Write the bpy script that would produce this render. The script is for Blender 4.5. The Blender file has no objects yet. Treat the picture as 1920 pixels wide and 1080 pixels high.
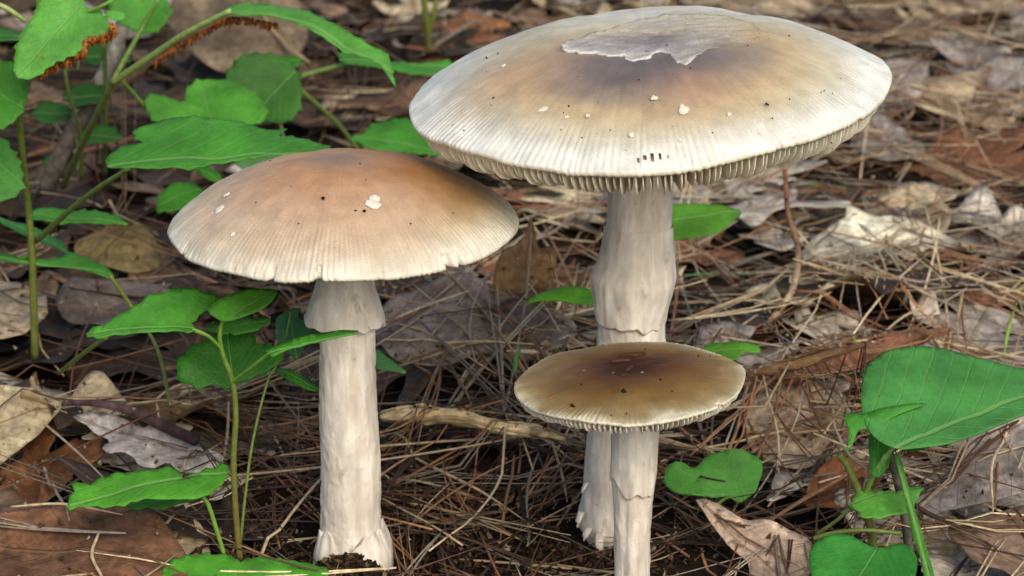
import bpy, math, random
import numpy as np
from mathutils import Vector, Matrix
from mathutils.geometry import delaunay_2d_cdt

R = math.radians
random.seed(7)
rng = np.random.default_rng(7)
S = bpy.context.scene
COL = S.collection

# ------------------------------------------------------------------ camera
CAM_H, PITCH, FPX = 0.285, R(18.0), 4804.0
cam_d = bpy.data.cameras.new('camera')
cam = bpy.data.objects.new('camera', cam_d)
COL.objects.link(cam)
cam.location = (0, 0, CAM_H)
cam.rotation_euler = (R(90) - PITCH, 0, 0)
cam_d.sensor_width = 36.0
cam_d.lens = 36.0 * FPX / 1920.0
cam_d.clip_start = 0.01
cam_d.clip_end = 100.0
cam_d.dof.use_dof = True
cam_d.dof.focus_distance = 0.655
cam_d.dof.aperture_fstop = 34.0
S.camera = cam

# ------------------------------------------------------------------ world, sun, exposure
SUN_EL, SUN_AZ = R(40), R(22)         # azimuth: 0 = from behind the camera, + = from the right
world = bpy.data.worlds.new('World')
S.world = world
world.use_nodes = True
wn = world.node_tree
sky = wn.nodes.new('ShaderNodeTexSky')
sky.sky_type = 'NISHITA'
sky.sun_disc = False
sky.sun_elevation = SUN_EL
sun_dir = Vector((math.sin(SUN_AZ) * math.cos(SUN_EL), -math.cos(SUN_AZ) * math.cos(SUN_EL), math.sin(SUN_EL)))
sky.sun_rotation = math.atan2(sun_dir.x, sun_dir.y)
sky.air_density = 1.0
sky.dust_density = 4.0
sky.ozone_density = 0.6
bg = wn.nodes['Background']
wn.links.new(sky.outputs[0], bg.inputs[0])
bg.inputs[1].default_value = 0.15
sun_d = bpy.data.lights.new('sun', 'SUN')
sun = bpy.data.objects.new('sun', sun_d)
COL.objects.link(sun)
sun_d.energy = 1.15
sun_d.angle = R(42)
sun_d.color = (1.0, 0.96, 0.90)
sun.location = (0, 0, 3)
sun.rotation_euler = sun_dir.to_track_quat('Z', 'Y').to_euler()
vs = S.view_settings
vs.view_transform = 'Standard'
vs.look = 'None'
vs.gamma = 1.0
vs.use_curve_mapping = False
vs.exposure = 0.12
vs.use_white_balance = True
vs.white_balance_temperature = 6750
vs.white_balance_tint = 3
S.cycles.max_bounces = 8

# ------------------------------------------------------------------ pixel helpers (1920 x 1080)
FWD = np.array([0, math.cos(PITCH), -math.sin(PITCH)])
UPV = np.array([0, math.sin(PITCH), math.cos(PITCH)])
RGT = np.array([1.0, 0, 0])
CAMP = np.array([0, 0, CAM_H])


def ray(px, py):
    return FWD + RGT * (px - 960) / FPX - UPV * (py - 540) / FPX


def at_Y(px, py, Y):
    d = ray(px, py)
    return CAMP + d * (Y / d[1])


def at_z(px, py, z=0.0):
    d = ray(px, py)
    return CAMP + d * ((z - CAM_H) / d[2])


def on_plane(px, py, P0, n):
    d = ray(px, py)
    return CAMP + d * (np.dot(P0 - CAMP, n) / np.dot(d, n))


def mpp(P):                                   # metres per pixel at a point
    return float(np.dot(np.asarray(P) - CAMP, FWD)) / FPX


def s2l(c):
    out = []
    for v in c[:3]:
        v = v / 255.0
        out.append(v / 12.92 if v <= 0.04045 else ((v + 0.055) / 1.055) ** 2.4)
    return np.array(out)


# ------------------------------------------------------------------ vectorised value noise
def _h(ix, iy, iz, seed):
    n = (ix * 374761393 + iy * 668265263 + iz * 1274126177 + seed * 974634777) & 0xFFFFFFFF
    n = ((n ^ (n >> 13)) * 1274126177) & 0xFFFFFFFF
    return ((n ^ (n >> 16)) & 0xFFFF) / 32767.5 - 1.0


def vnoise(x, y, z=0.0, seed=0):
    x, y, z = np.broadcast_arrays(np.asarray(x, float), np.asarray(y, float), np.asarray(z, float))
    ix, iy, iz = (np.floor(a).astype(np.int64) for a in (x, y, z))
    fx, fy, fz = x - ix, y - iy, z - iz
    fx, fy, fz = (f * f * f * (f * (f * 6 - 15) + 10) for f in (fx, fy, fz))
    r = 0
    for a in (0, 1):
        for b in (0, 1):
            for c in (0, 1):
                w = (fx if a else 1 - fx) * (fy if b else 1 - fy) * (fz if c else 1 - fz)
                r = r + w * _h(ix + a, iy + b, iz + c, seed)
    return r


def fbm(x, y, z=0.0, seed=0, o=4):
    r, a = 0, 1.0
    x, y, z = np.asarray(x, float), np.asarray(y, float), np.asarray(z, float)
    for k in range(o):
        r = r + a * vnoise(x, y, z, seed + k)
        x, y, z, a = x * 2.03, y * 2.03, z * 2.03, a * 0.5
    return r


def sst(a, b, x):
    t = np.clip((np.asarray(x, float) - a) / (b - a), 0, 1)
    return t * t * (3 - 2 * t)


def ramp(t, stops):
    t = np.asarray(t, float)
    xs = [s[0] for s in stops]
    cs = np.array([s2l(s[1]) for s in stops])
    return np.stack([np.interp(t, xs, cs[:, k]) for k in range(3)], -1)


# ------------------------------------------------------------------ object helpers
def mesh_data(name, verts, faces, mat=None, cols=None, uvs=None, smooth=True):
    me = bpy.data.meshes.new(name)
    me.from_pydata([tuple(v) for v in np.asarray(verts, float).tolist()], [], faces)
    if cols is not None:
        a = me.color_attributes.new('Col', 'FLOAT_COLOR', 'POINT')
        c = np.ones((len(verts), 4), np.float32)
        c[:, :3] = cols
        a.data.foreach_set('color', c.ravel())
    if uvs is not None:
        uv = me.uv_layers.new(name='UVMap')
        li = np.zeros(len(me.loops), np.int32)
        me.loops.foreach_get('vertex_index', li)
        uv.data.foreach_set('uv', np.asarray(uvs, np.float32)[li].ravel())
    if smooth:
        me.polygons.foreach_set('use_smooth', [True] * len(me.polygons))
    if mat:
        me.materials.append(mat)
    me.update()
    return me


def tag(o, label=None, cat=None, group=None, kind=None):
    for k, v in (('label', label), ('category', cat), ('group', group), ('kind', kind)):
        if v:
            o[k] = v
    return o


def link(name, data, parent=None, loc=(0, 0, 0)):
    o = bpy.data.objects.new(name, data)
    COL.objects.link(o)
    o.location = loc
    if parent is not None:
        o.parent = parent
    return o


def thing(name, label, cat, loc, group=None):
    o = link(name, None, None, tuple(float(v) for v in loc))
    o.empty_display_size = 0.01
    return tag(o, label, cat, group)


def wpos(o):                                  # world location of a part chain (only translations used)
    p = Vector(o.location)
    while o.parent:
        o = o.parent
        p += Vector(o.location)
    return np.array(p)


def part(name, verts, faces, mat, parent=None, cols=None, uvs=None, smooth=True, origin=None):
    """verts in world space; stored relative to parent (or to its own origin)"""
    verts = np.asarray(verts, float)
    if parent is not None:
        v = verts - wpos(parent)
        return link(name, mesh_data(name, v, faces, mat, cols, uvs, smooth), parent)
    org = np.array(origin) if origin is not None else np.array([verts[:, 0].mean(), verts[:, 1].mean(), verts[:, 2].min()])
    return link(name, mesh_data(name, verts - org, faces, mat, cols, uvs, smooth), None, tuple(org.tolist()))


# ------------------------------------------------------------------ materials
class N:
    def __init__(self, name):
        self.m = bpy.data.materials.new(name)
        self.m.use_nodes = True
        self.t = self.m.node_tree
        self.b = self.t.nodes['Principled BSDF']
        self.out = self.t.nodes['Material Output']

    def node(self, typ, **kw):
        n = self.t.nodes.new(typ)
        for k, v in kw.items():
            if k.startswith('i_'):
                n.inputs[k[2:].replace('_', ' ')].default_value = v
            else:
                setattr(n, k, v)
        return n

    def l(self, a, b):
        self.t.links.new(a, b)

    def math(self, op, a, b=None, c=None):
        n = self.node('ShaderNodeMath', operation=op)
        for i, v in enumerate((a, b, c)):
            if v is None:
                continue
            if isinstance(v, (int, float)):
                n.inputs[i].default_value = v
            else:
                self.l(v, n.inputs[i])
        return n.outputs[0]

    def mix(self, fac, a, b, mode='MIX'):
        n = self.node('ShaderNodeMix', data_type='RGBA', blend_type=mode)
        for sock, v in ((n.inputs[0], fac), (n.inputs[6], a), (n.inputs[7], b)):
            if isinstance(v, (int, float)):
                sock.default_value = v
            elif isinstance(v, (tuple, list, np.ndarray)):
                sock.default_value = (float(v[0]), float(v[1]), float(v[2]), 1)
            else:
                self.l(v, sock)
        return n.outputs[2]

    def noise(self, scale, detail=4, vec=None, rough=0.55, dist=0.0):
        n = self.node('ShaderNodeTexNoise')
        n.inputs['Scale'].default_value = scale
        n.inputs['Detail'].default_value = detail
        n.inputs['Roughness'].default_value = rough
        n.inputs['Distortion'].default_value = dist
        if vec is not None:
            self.l(vec, n.inputs['Vector'])
        return n.outputs['Fac']

    def rng(self, v, a, b, c=0.0, d=1.0, smooth=True):
        n = self.node('ShaderNodeMapRange')
        n.interpolation_type = 'SMOOTHSTEP' if smooth else 'LINEAR'
        self.l(v, n.inputs[0])
        for i, x in enumerate((a, b, c, d)):
            n.inputs[1 + i].default_value = x
        return n.outputs[0]

    def obj_vec(self, random_shift=True, scale=None):
        tc = self.node('ShaderNodeTexCoord')
        v = tc.outputs['Object']
        if scale:
            mp = self.node('ShaderNodeMapping')
            mp.inputs['Scale'].default_value = scale
            self.l(v, mp.inputs[0])
            v = mp.outputs[0]
        if random_shift:
            oi = self.node('ShaderNodeObjectInfo')
            vm = self.node('ShaderNodeVectorMath', operation='ADD')
            mul = self.math('MULTIPLY', oi.outputs['Random'], 37.0)
            cx = self.node('ShaderNodeCombineXYZ')
            for i in range(3):
                self.l(mul, cx.inputs[i])
            self.l(v, vm.inputs[0])
            self.l(cx.outputs[0], vm.inputs[1])
            v = vm.outputs[0]
        return v

    def bump(self, h, strength, dist):
        n = self.node('ShaderNodeBump')
        n.inputs['Strength'].default_value = strength
        n.inputs['Distance'].default_value = dist
        self.l(h, n.inputs['Height'])
        self.l(n.outputs[0], self.b.inputs['Normal'])
        return n.outputs[0]

    def base(self, c):
        self.l(c, self.b.inputs['Base Color'])

    def attr(self):
        return self.node('ShaderNodeVertexColor', layer_name='Col').outputs[0]


def gray(n, f, lo, hi):                       # scalar noise -> multiplier colour
    v = n.rng(f, 0.3, 0.7, lo, hi)
    c = n.node('ShaderNodeCombineColor')
    for i in range(3):
        n.l(v, c.inputs[i])
    return c.outputs[0]


def mat_cap():
    n = N('cap_skin')
    v = n.obj_vec(False)
    c = n.mix(1.0, n.attr(), gray(n, n.noise(180, 5, v), 0.88, 1.10), 'MULTIPLY')
    c = n.mix(1.0, c, gray(n, n.noise(2600, 3, v), 0.90, 1.08), 'MULTIPLY')
    n.base(c)
    n.b.inputs['Roughness'].default_value = 0.5
    n.b.inputs['Specular IOR Level'].default_value = 0.35
    n.b.inputs['Subsurface Weight'].default_value = 0.12
    n.b.inputs['Subsurface Scale'].default_value = 0.002
    n.b.inputs['Subsurface Radius'].default_value = (1.0, 0.6, 0.35)
    n.bump(n.noise(1800, 4, v), 0.25, 0.0002)
    return n.m


def mat_flesh(name, lo, hi, stretch=(1, 1, 0.2)):
    n = N(name)
    v = n.obj_vec(False, stretch)
    f = n.noise(420, 5, v, 0.6)
    c = n.mix(n.rng(f, 0.35, 0.7), lo, hi)
    v2 = n.obj_vec(False)
    c = n.mix(1.0, c, gray(n, n.noise(90, 4, v2), 0.84, 1.08), 'MULTIPLY')
    c = n.mix(1.0, c, n.attr(), 'MULTIPLY')
    spots = n.rng(n.noise(330, 4, n.obj_vec(False, (1, 1, 0.45))), 0.60, 0.72)
    c = n.mix(n.math('MULTIPLY', spots, 0.5), c, tuple(s2l((168, 142, 120))))
    dots = n.rng(n.noise(900, 2, v2), 0.72, 0.75)
    c = n.mix(n.math('MULTIPLY', dots, 0.6), c, tuple(s2l((92, 74, 58))))
    n.base(c)
    n.b.inputs['Roughness'].default_value = 0.62
    n.b.inputs['Specular IOR Level'].default_value = 0.25
    n.b.inputs['Subsurface Weight'].default_value = 0.15
    n.b.inputs['Subsurface Scale'].default_value = 0.002
    n.b.inputs['Subsurface Radius'].default_value = (1.0, 0.7, 0.45)
    h = n.math('ADD', n.math('MULTIPLY', f, 0.22), n.math('MULTIPLY', n.noise(260, 5, v2, 0.62, 0.6), 0.55))
    n.bump(h, 0.4, 0.0005)
    return n.m


def mat_plain(name, col, rough=0.7, var=0.25, scale=400, bump=0.3, bd=0.0004, sss=0.0):
    n = N(name)
    v = n.obj_vec(True)
    f = n.noise(scale, 5, v)
    n.base(n.mix(1.0, n.mix(0.0, tuple(col), tuple(col)), gray(n, f, 1 - var, 1 + var), 'MULTIPLY'))
    n.b.inputs['Roughness'].default_value = rough
    n.b.inputs['Specular IOR Level'].default_value = 0.25
    if sss:
        n.b.inputs['Subsurface Weight'].default_value = sss
        n.b.inputs['Subsurface Scale'].default_value = 0.002
    n.bump(f, bump, bd)
    return n.m


def veins(n, laterals, width_mid, width_lat, slope):
    """midrib + lateral vein mask from UV (u along the midrib, v across, in leaf lengths)"""
    uv = n.node('ShaderNodeUVMap', uv_map='UVMap').outputs[0]
    sp = n.node('ShaderNodeSeparateXYZ')
    n.l(uv, sp.inputs[0])
    u, v = sp.outputs[0], sp.outputs[1]
    wob = n.math('MULTIPLY', n.math('SUBTRACT', n.noise(5, 2, uv), 0.5), 0.05)
    av = n.math('ABSOLUTE', v)
    mid = n.rng(av, width_mid * 0.35, width_mid, 1.0, 0.0)
    s = n.math('ADD', n.math('SUBTRACT', u, n.math('MULTIPLY', n.math('POWER', av, 0.85), slope)), wob)
    s = n.math('PINGPONG', n.math('MULTIPLY', s, float(laterals)), 0.5)
    wl = width_lat * laterals
    lat = n.rng(s, wl * 0.25, wl, 1.0, 0.0)
    return mid, lat, uv


def mat_green():
    n = N('green_leaf_blade')
    v = n.obj_vec(True)
    oi = n.node('ShaderNodeObjectInfo')
    mid, lat, uv = veins(n, 7, 0.016, 0.010, 1.15)
    c = n.mix(1.0, oi.outputs['Color'], (1.25, 1.10, 1.0), 'MULTIPLY')
    c = n.mix(1.0, c, gray(n, n.noise(70, 4, v), 0.74, 1.22), 'MULTIPLY')
    c = n.mix(1.0, c, gray(n, n.noise(700, 2, v), 0.93, 1.07), 'MULTIPLY')
    vm = n.math('MAXIMUM', n.math('MULTIPLY', mid, 0.6), n.math('MULTIPLY', lat, 0.24))
    c = n.mix(vm, c, tuple(s2l((134, 180, 104))))
    spot = n.rng(n.noise(230, 3, v), 0.71, 0.75)
    c = n.mix(n.math('MULTIPLY', spot, 0.7), c, tuple(s2l((112, 98, 44))))
    n.base(c)
    n.b.inputs['Roughness'].default_value = 0.45
    n.b.inputs['Specular IOR Level'].default_value = 0.3
    pv = n.node('ShaderNodeTexVoronoi')
    pv.feature = 'DISTANCE_TO_EDGE'
    pv.inputs['Scale'].default_value = 900
    n.l(v, pv.inputs['Vector'])
    cell = n.rng(pv.outputs['Distance'], 0.0, 0.18)
    h = n.math('ADD', n.math('MULTIPLY', vm, -1.4), n.math('ADD', n.math('MULTIPLY', n.noise(160, 3, v), 0.8), n.math('MULTIPLY', cell, 0.12)))
    nb = n.bump(h, 0.55, 0.0009)
    tr = n.node('ShaderNodeBsdfTranslucent')
    tc = n.mix(1.0, c, (1.5, 1.45, 0.5), 'MULTIPLY')
    n.l(tc, tr.inputs[0])
    n.l(nb, tr.inputs['Normal'])
    ms = n.node('ShaderNodeMixShader')
    ms.inputs[0].default_value = 0.32
    n.l(n.b.outputs[0], ms.inputs[1])
    n.l(tr.outputs[0], ms.inputs[2])
    n.l(ms.outputs[0], n.out.inputs[0])
    return n.m


def mat_dead():
    n = N('dead_leaf_blade')
    v = n.obj_vec(True)
    oi = n.node('ShaderNodeObjectInfo')
    mid, lat, uv = veins(n, 7, 0.014, 0.006, 0.85)
    c = n.mix(1.0, oi.outputs['Color'], gray(n, n.noise(45, 5, v, 0.65), 0.5, 1.4), 'MULTIPLY')
    c = n.mix(1.0, c, gray(n, n.noise(420, 4, v), 0.72, 1.25), 'MULTIPLY')
    # bleached skin flaking off darker flesh
    bl = n.rng(n.noise(75, 6, v, 0.7, 0.4), 0.52, 0.60)
    c = n.mix(n.math('MULTIPLY', bl, 0.45), c, n.mix(1.0, c, (1.9, 1.95, 2.0), 'MULTIPLY'))
    rot = n.rng(n.noise(120, 4, v, 0.6), 0.60, 0.68)
    c = n.mix(n.math('MULTIPLY', rot, 0.6), c, tuple(s2l((62, 44, 32))))
    vm = n.math('MAXIMUM', n.math('MULTIPLY', mid, 0.5), n.math('MULTIPLY', lat, 0.22))
    c = n.mix(vm, c, tuple(s2l((112, 88, 62))))
    n.base(c)
    n.b.inputs['Roughness'].default_value = 0.62
    n.b.inputs['Specular IOR Level'].default_value = 0.3
    h = n.math('ADD', n.math('MULTIPLY', vm, 1.2), n.math('ADD', n.noise(140, 6, v, 0.65), n.math('MULTIPLY', bl, 0.25)))
    nb = n.bump(h, 0.7, 0.0009)
    return n.m


def mat_attr(name, rough=0.6, spec=0.35, scale=600, var=0.25):
    n = N(name)
    v = n.obj_vec(True)
    n.base(n.mix(1.0, n.attr(), gray(n, n.noise(scale, 4, v), 1 - var, 1 + var), 'MULTIPLY'))
    n.b.inputs['Roughness'].default_value = rough
    n.b.inputs['Specular IOR Level'].default_value = spec
    n.bump(n.noise(scale * 1.5, 3, v), 0.3, 0.0003)
    return n.m


def mat_soil():
    n = N('forest_soil')
    v = n.obj_vec(False)
    c = n.mix(n.rng(n.noise(60, 6, v, 0.7), 0.35, 0.7), tuple(s2l((24, 18, 14))), tuple(s2l((52, 40, 31))))
    c = n.mix(n.rng(n.noise(500, 4, v, 0.7), 0.55, 0.75), c, tuple(s2l((88, 68, 50))))
    n.base(c)
    n.b.inputs['Roughness'].default_value = 0.9
    n.b.inputs['Specular IOR Level'].default_value = 0.15
    n.bump(n.noise(300, 8, v, 0.7), 0.9, 0.002)
    return n.m


M_CAP = mat_cap()
M_STEM = mat_flesh('stem_flesh', tuple(s2l((218, 206, 195))), tuple(s2l((239, 231, 223))))
M_GILL = mat_plain('gill_flesh', s2l((242, 233, 216)), 0.6, 0.12, 500, 0.2, 0.0003, 0.15)
M_WART = mat_plain('wart_flesh', s2l((226, 218, 204)), 0.7, 0.12, 900, 0.4, 0.0003)
M_PATCH = mat_attr('veil_patch_skin', 0.7, 0.2, 1500, 0.14)
M_GREEN = mat_green()
M_STALK = mat_attr('green_stalk', 0.45, 0.4, 500, 0.2)
M_DEAD = mat_dead()
M_NEEDLE = mat_attr('dry_needle', 0.5, 0.4, 500, 0.25)
M_TWIG = mat_attr('twig_bark', 0.75, 0.25, 350, 0.4)
M_CRUMB = mat_attr('soil_crumb', 0.9, 0.15, 800, 0.4)
M_SOIL = mat_soil()

# ------------------------------------------------------------------ height map of the forest floor
HX0, HX1, HY0, HY1, HC = -0.62, 0.62, 0.46, 1.90, 0.0025
HNX, HNY = int((HX1 - HX0) / HC) + 1, int((HY1 - HY0) / HC) + 1


MUSH = [(-0.0445, 0.640, 0.0105), (0.024, 0.658, 0.0115), (0.0305, 0.605, 0.009)]


def ground_z(x, y):
    x, y = np.asarray(x, float), np.asarray(y, float)
    z = 0.006 * vnoise(x * 9, y * 9, seed=3) + 0.0032 * fbm(x * 28, y * 28, seed=5, o=4)
    k = np.ones_like(z)
    for mx, my, mr in MUSH:
        k = np.minimum(k, sst(0.008, 0.05, np.hypot(x - mx, y - my)))
    far = sst(0.8, 1.6, y) * 0.02 * vnoise(x * 4, y * 4, seed=9)
    return z * k + far - 0.002


gx = HX0 + HC * np.arange(HNX)
gy = HY0 + HC * np.arange(HNY)
GX, GY = np.meshgrid(gx, gy)
HM = ground_z(GX, GY)


def hm(x, y):
    fx = np.clip((np.asarray(x, float) - HX0) / HC, 0, HNX - 1.001)
    fy = np.clip((np.asarray(y, float) - HY0) / HC, 0, HNY - 1.001)
    ix, iy = fx.astype(int), fy.astype(int)
    fx, fy = fx - ix, fy - iy
    return (HM[iy, ix] * (1 - fx) * (1 - fy) + HM[iy, ix + 1] * fx * (1 - fy) + HM[iy + 1, ix] * (1 - fx) * fy + HM[iy + 1, ix + 1] * fx * fy)


def splat(P, lift=0.0):
    ix = np.clip(np.round((P[:, 0] - HX0) / HC).astype(int), 0, HNX - 1)
    iy = np.clip(np.round((P[:, 1] - HY0) / HC).astype(int), 0, HNY - 1)
    np.maximum.at(HM, (iy, ix), P[:, 2] + lift)


def hit_floor(px, py, lift=0.0):
    d = ray(px, py)
    t = np.arange(0.45, 2.6, 0.0008)
    P = CAMP + np.outer(t, d)
    g = P[:, 2] - hm(P[:, 0], P[:, 1]) - lift
    k = np.nonzero(g < 0)[0]
    return P[k[0]] if len(k) else P[-1]


# the ground: one sheet, fine where the camera looks, coarse out to the far woods
def grid_axis(a, b, step, far):
    mid = list(np.arange(a, b + step * 0.5, step))
    lo, hi, s = [], [], step
    p, q = mid[0], mid[-1]
    while p > -far or q < far:
        s *= 1.35
        p -= s
        q += s
        lo.append(p)
        hi.append(q)
    return np.array(lo[::-1] + mid + hi)


ax, ay = grid_axis(-0.42, 0.42, 0.004, 14.0), grid_axis(0.5, 1.75, 0.004, 14.0)
AX, AY = np.meshgrid(ax, ay)
AZ = ground_z(AX, AY) - 0.0006
gv = np.stack([AX.ravel(), AY.ravel(), AZ.ravel()], 1)
nx = len(ax)
ii = (np.arange(len(ay) - 1)[:, None] * nx + np.arange(nx - 1)[None, :]).ravel()
gf = np.stack([ii, ii + 1, ii + 1 + nx, ii + nx], 1).tolist()
ground = part('ground', gv, gf, M_SOIL, origin=(0, 0, 0))
tag(ground, 'dark brown forest soil under the leaf and needle litter', kind='structure')


# ------------------------------------------------------------------ shape tools
def spline(pts, n, closed=False):
    P = np.asarray(pts, float)
    m = len(P)
    if closed:
        Q = np.vstack([P[-1], P, P[0], P[1]])
        segs = m
    else:
        Q = np.vstack([2 * P[0] - P[1], P, 2 * P[-1] - P[-2]])
        segs = m - 1
    u = np.linspace(0, segs, n, endpoint=not closed)
    k = np.minimum(u.astype(int), segs - 1)
    t = (u - k)[:, None]
    a, b, c, d = Q[k], Q[k + 1], Q[k + 2], Q[k + 3]
    return 0.5 * (2 * b + (c - a) * t + (2 * a - 5 * b + 4 * c - d) * t ** 2 + (3 * b - a - 3 * c + d) * t ** 3)


def tube(pts, radii, n=7, cap=True, flat=1.0):
    """sweep: returns verts, faces. flat < 1 flattens the section"""
    P = np.asarray(pts, float)
    m = len(P)
    r = np.interp(np.linspace(0, 1, m), np.linspace(0, 1, len(radii)), radii)
    T = np.gradient(P, axis=0)
    T /= np.linalg.norm(T, axis=1)[:, None] + 1e-12
    up = np.array([0.0, 0, 1.0])
    if abs(np.dot(T.mean(0), up)) > 0.85:
        up = np.array([0, -1.0, 0.0])
    A = np.cross(T, up)
    A /= np.linalg.norm(A, axis=1)[:, None] + 1e-12
    B = np.cross(A, T)
    th = np.arange(n) / n * 2 * math.pi
    V = (P[:, None, :] + r[:, None, None] * (np.cos(th)[None, :, None] * A[:, None, :] + flat * np.sin(th)[None, :, None] * B[:, None, :])).reshape(-1, 3)
    F = []
    for i in range(m - 1):
        for j in range(n):
            F.append((i * n + j, i * n + (j + 1) % n, (i + 1) * n + (j + 1) % n, (i + 1) * n + j))
    if cap:
        F.append(tuple(range(n))[::-1])
        F.append(tuple((m - 1) * n + j for j in range(n)))
    return V, F


def fill2d(outline, step, hole=None):
    """triangulate a closed 2-D outline with interior points; returns (verts2d, faces)"""
    O = np.asarray(outline, float)
    lo, hi = O.min(0), O.max(0)
    xs = np.arange(lo[0], hi[0], step)
    ys = np.arange(lo[1], hi[1], step * 0.87)
    X, Y = np.meshgrid(xs, ys)
    X = X + (np.arange(len(ys)) % 2)[:, None] * step * 0.5
    X = X + rng.uniform(-0.15, 0.15, X.shape) * step
    Y = Y + rng.uniform(-0.15, 0.15, Y.shape) * step
    Q = np.stack([X.ravel(), Y.ravel()], 1)
    # inside test + keep clear of the rim
    a, b = O, np.roll(O, -1, 0)
    ins = np.zeros(len(Q), bool)
    dmin = np.full(len(Q), 1e9)
    for p, q in zip(a, b):
        cond = ((p[1] > Q[:, 1]) != (q[1] > Q[:, 1]))
        xi = (q[0] - p[0]) * (Q[:, 1] - p[1]) / (q[1] - p[1] + 1e-15) + p[0]
        ins ^= cond & (Q[:, 0] < xi)
        dmin = np.minimum(dmin, np.hypot(Q[:, 0] - p[0], Q[:, 1] - p[1]))
    Q = Q[ins & (dmin > step * 0.5)]
    allp = [Vector((float(p[0]), float(p[1]))) for p in np.vstack([O, Q])]
    n = len(O)
    vo, eo, fo, *_ = delaunay_2d_cdt(allp, [(i, (i + 1) % n) for i in range(n)], [list(range(n))], 1, 1e-7)
    return np.array([(v.x, v.y) for v in vo]), [tuple(f) for f in fo]


def thicken(V, F, nrm, t):
    """closed thin solid from a sheet"""
    V = np.asarray(V)
    n = len(V)
    W = V - np.asarray(nrm) * t
    cnt = {}
    for f in F:
        for a, b in zip(f, f[1:] + f[:1]):
            cnt[(a, b)] = 1
    G = list(F) + [tuple(i + n for i in f[::-1]) for f in F]
    for (a, b) in cnt:
        if (b, a) not in cnt:
            G.append((b, a, a + n, b + n))
    return np.vstack([V, W]), G


def resample(poly, step):
    P = np.asarray(poly)
    Q = np.vstack([P, P[:1]])
    d = np.r_[0, np.cumsum(np.linalg.norm(np.diff(Q, axis=0), axis=1))]
    n = max(10, int(d[-1] / step))
    s = np.linspace(0, d[-1], n, endpoint=False)
    return np.stack([np.interp(s, d, Q[:, k]) for k in range(Q.shape[1])], 1)


def toothed(poly, spacing, amp):
    P = resample(poly, spacing / 3.0)
    P = P + (np.roll(P, -1, 0) - P) * (0.8 * fbm(np.arange(len(P)) * 0.31, 0.0, seed=len(P), o=2))[:, None]
    T = np.roll(P, -1, 0) - np.roll(P, 1, 0)
    Nn = np.stack([T[:, 1], -T[:, 0]], 1)
    Nn /= np.linalg.norm(Nn, axis=1)[:, None] + 1e-12
    A = 0.5 * np.sum(P[:, 0] * np.roll(P[:, 1], -1) - np.roll(P[:, 0], -1) * P[:, 1])
    if A < 0:
        Nn = -Nn
    k = np.arange(len(P)) % 3
    w = np.where(k == 2, 1.0, np.where(k == 1, 0.2, -0.35)) * np.repeat(rng.uniform(0.1, 1.15, len(P) // 3 + 1), 3)[:len(P)]
    return P + Nn * (w * amp)[:, None]


# ------------------------------------------------------------------ mushrooms
class Cap:
    pass


def cap_frame(px, py, Y, Rpx, tilt, roll):
    c = Cap()
    c.C = at_Y(px, py, Y)
    c.R = Rpx * mpp(c.C)
    n = Vector((-math.sin(roll), -math.sin(tilt), 1)).normalized()
    ex = (Vector((1, 0, 0)) - n * n.x).normalized()
    ey = n.cross(ex)
    c.M = np.array([ex, ey, n]).T            # columns
    return c


def cap_height(c, t):
    t = np.minimum(np.abs(t), 1.0)
    return c.h0 * (1 - t ** c.p) ** c.q + c.umbo * np.exp(-(t / 0.2) ** 2) - c.dip * np.exp(-(t / 0.33) ** 2)


def cap_surface(c, t, th):
    """local coords of the top skin incl. waves and striation"""
    x, y = np.cos(th), np.sin(th)
    r = t * c.R * (1 + c.rim(th, 1) * sst(0.55, 1.0, t) + c.rim(th, 2) * sst(0.935, 1.0, t))
    z = cap_height(c, t)
    z = z + c.R * 0.010 * fbm(x * t * 3.1 + 5, y * t * 3.1, seed=c.seed) * sst(0.0, 0.3, t)
    z = z + c.R * c.wave * vnoise(x * 1.7 + 9, y * 1.7, seed=c.seed + 3) * t ** 3
    ph = c.N * th + 1.7 * vnoise(x * 14, y * 14, seed=c.seed + 5) + 1.0 * vnoise(x * 33, y * 33, seed=c.seed + 6)
    amp = c.stri * sst(c.stri0, 0.97, t) * (0.7 + 0.6 * vnoise(x * 25, y * 25, t * 2, seed=c.seed + 8)) * (0.8 + 0.5 * vnoise(x * 4, y * 4, seed=c.seed + 9))
    z = z + amp * (np.abs(np.sin(ph / 2)) - 0.6)
    return r * x, r * y, z


def cap_hit(c, px, py):
    d = c.M.T @ ray(px, py)
    o = c.M.T @ (CAMP - c.C)
    t = np.arange(0.45, 0.9, 0.0002)
    P = o + np.outer(t, d)
    rr = np.hypot(P[:, 0], P[:, 1])
    g = P[:, 2] - cap_height(c, rr / c.R)
    k = np.nonzero((g < 0) & (rr < c.R * 1.0))[0]
    return P[k[0]] if len(k) else None


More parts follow.
